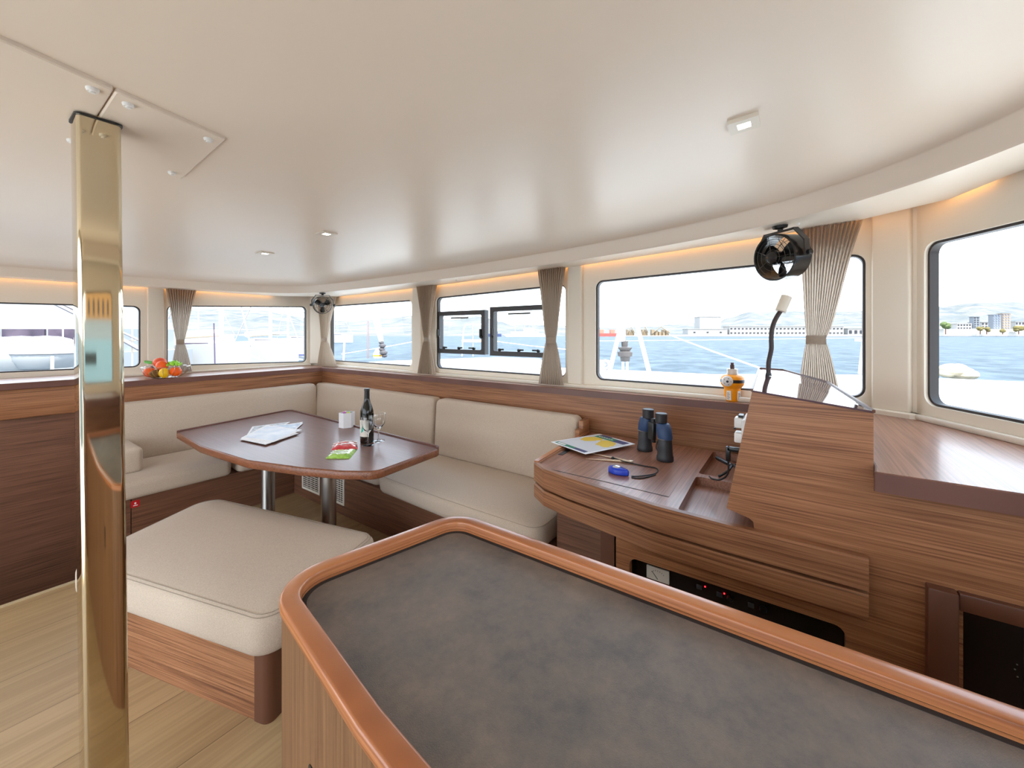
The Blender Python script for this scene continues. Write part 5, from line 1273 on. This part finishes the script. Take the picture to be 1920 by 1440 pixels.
def hill_mat():
    m = bpy.data.materials.new('hazy_scrub_hills'); m.use_nodes = True; nt = m.node_tree; b = nt.nodes['Principled BSDF']; b.inputs['Roughness'].default_value = 1; b.inputs['Specular IOR Level'].default_value = 0
    t = nt.nodes.new('ShaderNodeTexCoord'); n = nt.nodes.new('ShaderNodeTexNoise'); n.inputs['Scale'].default_value = .022; n.inputs['Detail'].default_value = 8; n.inputs['Roughness'].default_value = .7; nt.links.new(t.outputs['Object'], n.inputs['Vector'])
    r = nt.nodes.new('ShaderNodeValToRGB'); e = r.color_ramp.elements; e[0].position = .38; e[0].color = (.105, .118, .125, 1); e[1].position = .62; e[1].color = (.19, .175, .15, 1); nt.links.new(n.outputs[0], r.inputs[0]); nt.links.new(r.outputs[0], b.inputs['Base Color']); return m  # pale greyed scrub colours stand in for distance haze
o = obj('hills', bm, hill_mat(), origin=False, angle=180); o['kind'] = 'structure'

# quay and buildings across the water
def far_box(bm, x0, x1, y0, y1, Y, dp=12, mi=0):
    p = PD(x0, y1, Y); q = PD(x1, y0, Y); box(bm, (0, 0, 0), ((x1-x0)/F*Y, dp, q.z-p.z), Mat4(right, fwd, (0, 0, 1), p), mi=mi)
def building(x0, x1, y0, y1, Y, mw, rows, cols, label, cat='building', wcol=(46, 46, 52), name='harbour_building', dp=12, wf=.5, hf=.5, group='buildings across the water'):
    t = thing(name, label, cat, PD((x0+x1)/2, y1, Y), group=group); bm = BM(); far_box(bm, x0, x1, y0, y1, Y, dp); obj('walls', bm, mw, t, smooth=False)
    bm = BM(); far_box(bm, x0-.4, x1+.4, y0-.5, y0+.3, Y-.4, dp+1); obj('roof', bm, mw, t, smooth=False)
    if rows:
        bm = BM()
        for r in range(rows):
            for c in range(cols):
                xa = x0+(x1-x0)*(c+.5-wf/2)/cols; xb = x0+(x1-x0)*(c+.5+wf/2)/cols; ya = y0+(y1-y0)*(r+.5-hf/2)/rows; yb = y0+(y1-y0)*(r+.5+hf/2)/rows; far_box(bm, xa, xb, ya, yb, Y-.3, .25)
        o = obj('window_panes', bm, mat('far_window', wcol, .4), t, smooth=False)
    return t
MB1 = mat('pale_render', (.32, .30, .28), .8, linear=True); MB2 = mat('grey_render', (.16, .17, .19), .8, linear=True); MB3 = mat('tan_render', (.26, .20, .15), .8, linear=True)
building(1368, 1582, 612, 628.5, 385, MB1, 2, 30, 'long low white harbour terminal with rows of dark windows, right of the lamp', hf=.3)
building(1290, 1364, 617, 629, 386, MB1, 1, 3, 'plain white harbour shed left of the long terminal', wf=.15, hf=.2)
building(1312, 1352, 594, 618, 402, MB1, 0, 0, 'tall white silo block left of the long terminal', name='silo')
building(1590, 1640, 616, 629, 385, MB1, 1, 5, 'small white quay house right of the widest curtain')
building(1862, 1877, 590, 617, 390, MB2, 6, 3, 'grey blue apartment tower outside the right window, left of the pair', wcol=(110, 120, 140), dp=4)
building(1880, 1895, 588, 617, 395, MB3, 6, 3, 'tan apartment tower outside the right window, right of the pair', wcol=(120, 120, 130), dp=4)
building(1826, 1837, 594, 615, 392, MB2, 5, 2, 'narrow grey tower block outside the right window', dp=4)
building(1795, 1822, 607, 618, 391, MB1, 2, 5, 'low white house row outside the right window')
building(1840, 1860, 604, 616, 412, MB1, 2, 3, 'white house between the grey towers outside the right window')
building(1904, 1940, 603, 617, 412, MB1, 2, 6, 'white apartment row at the right picture edge')
# quay strips
bm = BM(); far_box(bm, 1100, 1700, 627.5, 631, 383.5, 1); far_box(bm, 1740, 2000, 617, 630, 382, 10); props(obj('quay_wall', bm, mat('pale_concrete', (206, 198, 190), .9)), 'pale concrete quay along the far shore', 'quay')
# trees on the shore
def tree(x, y, r, Y, label):
    t = thing('shore_tree', label, 'tree', PD(x, 626, Y), group='trees on the far shore'); bm = BM()
    rs = random.Random(int(x))
    for i in range(9): sphere(bm, PD(x+rs.uniform(-1, 1)*r*.7, y+rs.uniform(-.6, .6)*r*.6, Y), r/F*Y*.5, seg=8)
    obj('crown', bm, mat('tree_green_%d' % x, (84+(x % 3)*12, 96, 52), .9), t)
    bm = BM(); tube(bm, [PD(x, y, Y), PD(x, 627, Y)], .4, 6); obj('trunk', bm, M_SOLID, t)
for x, y, r, l in ((1773, 606, 9, 'olive green tree at the left edge of the right window'), (1838, 613, 6, 'low green tree below the narrow grey tower'), (1850, 614, 6, 'low green tree left of the twin towers'), (1880, 616, 5, 'low tree below the twin towers'), (1910, 612, 8, 'green tree right of the twin towers')): tree(x, y+4, r, 378, l)
# ships
t = thing('red_ship', 'red hulled ship moored far off, left edge of the big front window', 'ship', PD(1140, 631, 370))
bm = BM(); far_box(bm, 1095, 1158, 625, 631.5, 370, 8); obj('hull', bm, mat('ship_red', (196, 74, 66), .6), t)
bm = BM(); far_box(bm, 1124, 1132, 618, 625, 371, 5); far_box(bm, 1145, 1153, 618, 625, 371, 5); far_box(bm, 1110, 1120, 621, 625, 371, 5); obj('deckhouse', bm, mat('ship_orange', (214, 110, 90), .6), t, smooth=False)
for (x0, x1, l) in ((1176, 1190, 'first'), (1204, 1215, 'second'), (1222, 1256, 'third')):
    bm = BM()
    for k in range(5):
        xx = x0+(x1-x0)*k/5; far_box(bm, xx, xx+(x1-x0)/7, 618+2*(k % 3), 629, 372, 4)
    tube(bm, [PD(x0, 626, 371), PD((x0+x1)/2, 613, 371), PD(x1, 624, 371)], .35, 5)
    props(obj('quay_crane', bm, mat('crane_tan_'+l, (132, 112, 86), .7)), l+' group of tan cranes on the quay counted from the red ship', 'crane', 'cranes on the quay')
t = thing('white_motor_ship', 'white ship with masts seen through the right hatch', 'ship', PD(985, 633, 330))
bm = BM(); Yq = 330; a1 = [PD(943, 626.5, Yq), PD(1030, 627, Yq), PD(1026, 633.5, Yq), PD(951, 633.5, Yq)]
v0_ = [bm.verts.new(p) for p in a1]; v1_ = [bm.verts.new(p+fwd*8) for p in a1]
bm.faces.new(v0_); bm.faces.new(v1_[::-1])
for i in range(4): bm.faces.new((v0_[i], v0_[(i+1) % 4], v1_[(i+1) % 4], v1_[i]))
obj('hull', bm, M_GEL, t, smooth=False)
bm = BM(); far_box(bm, 958, 1010, 621.5, 627, 331, 6); far_box(bm, 982, 1002, 616, 622, 332, 5); obj('superstructure', bm, M_GEL, t, smooth=False)
bm = BM()
for x in (966, 984, 992, 999): tube(bm, [PD(x, 622, 333), PD(x, 608, 333)], .22, 5)
obj('mast', bm, mat('mast_grey', (150, 150, 156), .5), t)
bm = BM(); far_box(bm, 915, 940, 626, 631.5, 340, 5); far_box(bm, 925, 933, 622, 626, 341, 4); props(obj('work_boat', bm, mat('boat_navy', (60, 70, 110), .5), smooth=False), 'small dark blue work boat left of the white ship', 'boat')

# marina boats on the port side
def sail_boat(x0, x1, ytop, ybot, Y, label, mast_x=None, boom=True, hullm=M_HULL, stripe=None, lean=0):
    t = thing('sailing_boat', label, 'boat', PD((x0+x1)/2, ybot, Y), group='moored boats at the marina'); L = (x1-x0)/F*Y; zt_ = PD(x0, ytop, Y).z; zb = min(SEA, PD(x0, ybot, Y).z); Wd = L*.28
    bm = BM(); R = []
    M = Mat4(right, fwd, (0, 0, 1), PD(x0, HZ, Y))
    for i in range(13):
        s = i/12; hw = Wd/2*(math.sin(math.pi*min(1, .12+s*.9))**.6); xx = L*s; R.append([bm.verts.new(M @ Vector((xx, yy, zz-EYE))) for yy, zz in ((-hw, zt_+.15*s), (-hw*.85, zb), (hw*.85, zb), (hw, zt_+.15*s))])
    for a1, b1 in zip(R, R[1:]):
        for j in range(4): bm.faces.new((a1[j], b1[j], b1[(j+1) % 4], a1[(j+1) % 4]))
    bm.faces.new(R[0][::-1]); bm.faces.new(R[-1]); obj('hull', bm, hullm, t, angle=50)
    bm = BM(); loft(bm, poly_round([(L*.25, -Wd*.28), (L*.78, -Wd*.2), (L*.78, Wd*.2), (L*.25, Wd*.28)], Wd*.15, 4), [(0, zt_-EYE), (.1, zt_-EYE+L*.045), (.25, zt_-EYE+L*.055)], M); cab = obj('cabin', bm, M_HULL, t)
    bm = BM(); box(bm, (L*.36, -Wd*.285, zt_-EYE+.08), (L*.62, -Wd*.24, zt_-EYE+L*.03), M); obj('cabin_window', bm, mat('smoked_window', (84, 74, 86), .2), t, smooth=False)
    if stripe: bm = BM(); box(bm, (L*.08, -Wd*.52, zb+.5-EYE), (L*.9, -Wd*.49, zb+.62-EYE), M); obj('stripe', bm, stripe, t, smooth=False)
    if mast_x:
        bm = BM(); p = PD(mast_x, ytop, Y); tube(bm, [p, p+right*lean*.3+Vector((0, 0, L*1.25))], .09, 8); obj('mast', bm, M_WHT, t)
        bm = BM(); q = p+Vector((0, 0, L*.13)); tube(bm, [q, q-right*L*.38+Vector((0, 0, -.1))], .16, 8); obj('boom', bm, mat('boom_cover', (226, 206, 180), .7), t)
        bm = BM(); top = p+Vector((0, 0, L*1.2)); tube(bm, [top, PD(x1, ytop, Y)], .035, 5); tube(bm, [top, PD(x0, ytop, Y)], .03, 5); obj('stay', bm, mat('stay_grey', (170, 160, 160), .5), t)
    return t
sail_boat(285, 470, 648, 690, 17, 'large white yacht hull nearest outside the left wall window', 415, stripe=mat('grey_stripe', (120, 130, 150), .5))
sail_boat(440, 560, 640, 676, 24, 'white moored yacht in the middle of the left wall window', 507, stripe=mat('blue_stripe', (90, 120, 160), .5))
sail_boat(520, 600, 634, 655, 42, 'white yacht with blue sail cover at the right end of the left wall window', 540, stripe=mat('navy_stripe', (60, 66, 120), .5))
sail_boat(330, 440, 628, 648, 60, 'distant yacht behind the nearest hull, left wall window', 372)
sail_boat(610, 662, 628, 640, 120, 'tiny anchored yacht just right of the corner curtain', 627)
sail_boat(220, 330, 632, 670, 30, 'yacht between the two left wall windows, mostly behind the pillar', 262)
# big motor yacht outside the left window
t = thing('motor_yacht', 'big white motor yacht with a tinted window band outside the leftmost window', 'yacht', PD(60, 705, 12))
M = Mat4(right, fwd, (0, 0, 1), PD(-420, HZ, 12)); Lm = 9.6
bm = BM(); box(bm, (0, 0, SEA-EYE), (Lm-.3, 4, -.62), M); obj('hull', bm, M_HULL, t, smooth=False)
bm = BM(); loft(bm, [(0, .3), (Lm-.35, .3), (Lm-.7, 3.6), (0, 3.6)], [(0, -.62), (0, .15), (.25, .95)], M); obj('cabin', bm, M_HULL, t, smooth=False)
bm = BM(); M_TINT = mat('plum_tinted_glass', (112, 92, 112), .3, spec=.2, vary=(1.6, (56, 46, 62), (100, 86, 98)))
for i in range(5): box(bm, (2.2+i*1.42, .24, -.42), (3.5+i*1.42, .31, .13), M)
obj('tinted_window', bm, M_TINT, t, smooth=False)
bm = BM(); tube(bm, [PD(95, 565, 11.5), PD(150, 592, 11.5), PD(262, 655, 11.5)], .06, 8); tube(bm, [PD(110, 566, 11.5), PD(265, 640, 11.5)], .03, 6); obj('davit_bar', bm, mat('grey_bar_out', (130, 124, 126), .4), t)
bm = BM()
for x in (118, 248): tube(bm, [PD(x, 690, 11.6), PD(x, 600, 11.6)], .02, 6)
tube(bm, [PD(0, 616, 11.6), PD(155, 613, 11.6), PD(262, 612, 11.6)], .015, 6); tube(bm, [PD(0, 640, 11.6), PD(262, 638, 11.6)], .012, 6); obj('guard_rail', bm, mat('warm_rail', (226, 196, 170), .4), t)
bm = BM()
R_ = Matrix.Rotation(TH-math.pi/2, 4, 'Z')
for (x, y, sx_, sy_, sz_) in ((86, 662, .62, .5, .40), (40, 664, .75, .5, .42), (-30, 664, .8, .5, .42)):
    c = PD(x, y, 9.2); Mq = Matrix.Translation(c) @ R_ @ Matrix.Diagonal((sx_, sy_, sz_, 1)); lathe(bm, [(0, -.9), (.75, -.85), (.95, -.4), (1, .1), (.93, .5), (.72, .8), (.4, .95), (0, 1)], seg=24, M=Mq)
o = props(obj('covered_dinghy', bm, mat('white_canvas', (.36, .36, .36), .8, linear=True)), 'rounded white covered dinghy outside the leftmost window', 'dinghy')
bm = BM(); c = PD(86, 662, 9.2); tube(bm, [c+R_.to_3x3() @ Vector((math.cos(a)*.625, math.sin(a)*.505, 0)) for a in [k*2*math.pi/30 for k in range(30)]], .012, 6, closed=True); obj('seam', bm, mat('seam_grey', (160, 154, 156), .6), o)
bm = BM(); tube(bm, [PD(98, 700, 7.2), PD(98, 668, 7.2)], .022, 8); props(obj('stanchion', bm, M_WHT), 'short white stanchion on deck before the covered dinghy', 'stanchion')
bm = BM(); tube(bm, catmull([tuple(PD(x, y, 7)) for x, y in ((401, 606), (402, 640), (403, 685))], 3), .011, 8); props(obj('stanchion', bm, mat('dark_rod', (80, 66, 90), .4)), 'thin dark rod standing right of the left curtain', 'stanchion')
bm = BM(); tube(bm, catmull([tuple(PD(x, y, 7)) for x, y in ((442, 684), (443, 660), (447, 655), (455, 656), (470, 666), (490, 675))], 3), .010, 8); props(obj('guard_rail', bm, mat('pale_rail', (220, 210, 204), .4)), 'curved pale guard rail at the middle of the left wall window', 'rail')

# orange apartment block and quay astern to starboard (seen mirrored in the post)
bd = Vector((.147, -.989, 0)); sd_ = Vector((.989, .147, 0))
t = thing('apartment_block', 'orange apartment block with dark windows, seen mirrored in the steel post', 'building', Vector((0, 0, SEA))+bd*60-sd_*4)
M = Mat4(sd_, bd, (0, 0, 1), Vector((0, 0, SEA))+bd*60-sd_*4)
bm = BM(); box(bm, (-4, 0, 0), (16, 10, 22), M); obj('walls', bm, mat('orange_render', (196, 140, 82), .8), t, smooth=False)
bm = BM()
for r_ in range(6):
    for c__ in range(7): box(bm, (-2.5+c__*2.6, -.1, 3+r_*3.1), (-1.5+c__*2.6, .05, 4.7+r_*3.1), M)
obj('window_panes', bm, mat('dark_pane', (70, 62, 62), .3), t, smooth=False)
bm = BM(); box(bm, (-9, -28, .3), (12, -22, 3.1), M); o = props(obj('blue_hull_yacht', bm, mat('pale_blue_hull', (150, 180, 192), .4), smooth=False), 'pale blue yacht hull beyond the right windows, seen mirrored in the post', 'yacht')
bm = BM(); box(bm, (-6, -27, 3.1), (8, -23, 4.4), M); obj('cabin', bm, M_HULL, o, smooth=False)
bm = BM(); box(bm, (-1, -28.05, 1.6), (3, -27.95, 2.3), M); obj('cabin_window', bm, M_BLACKG, o, smooth=False)
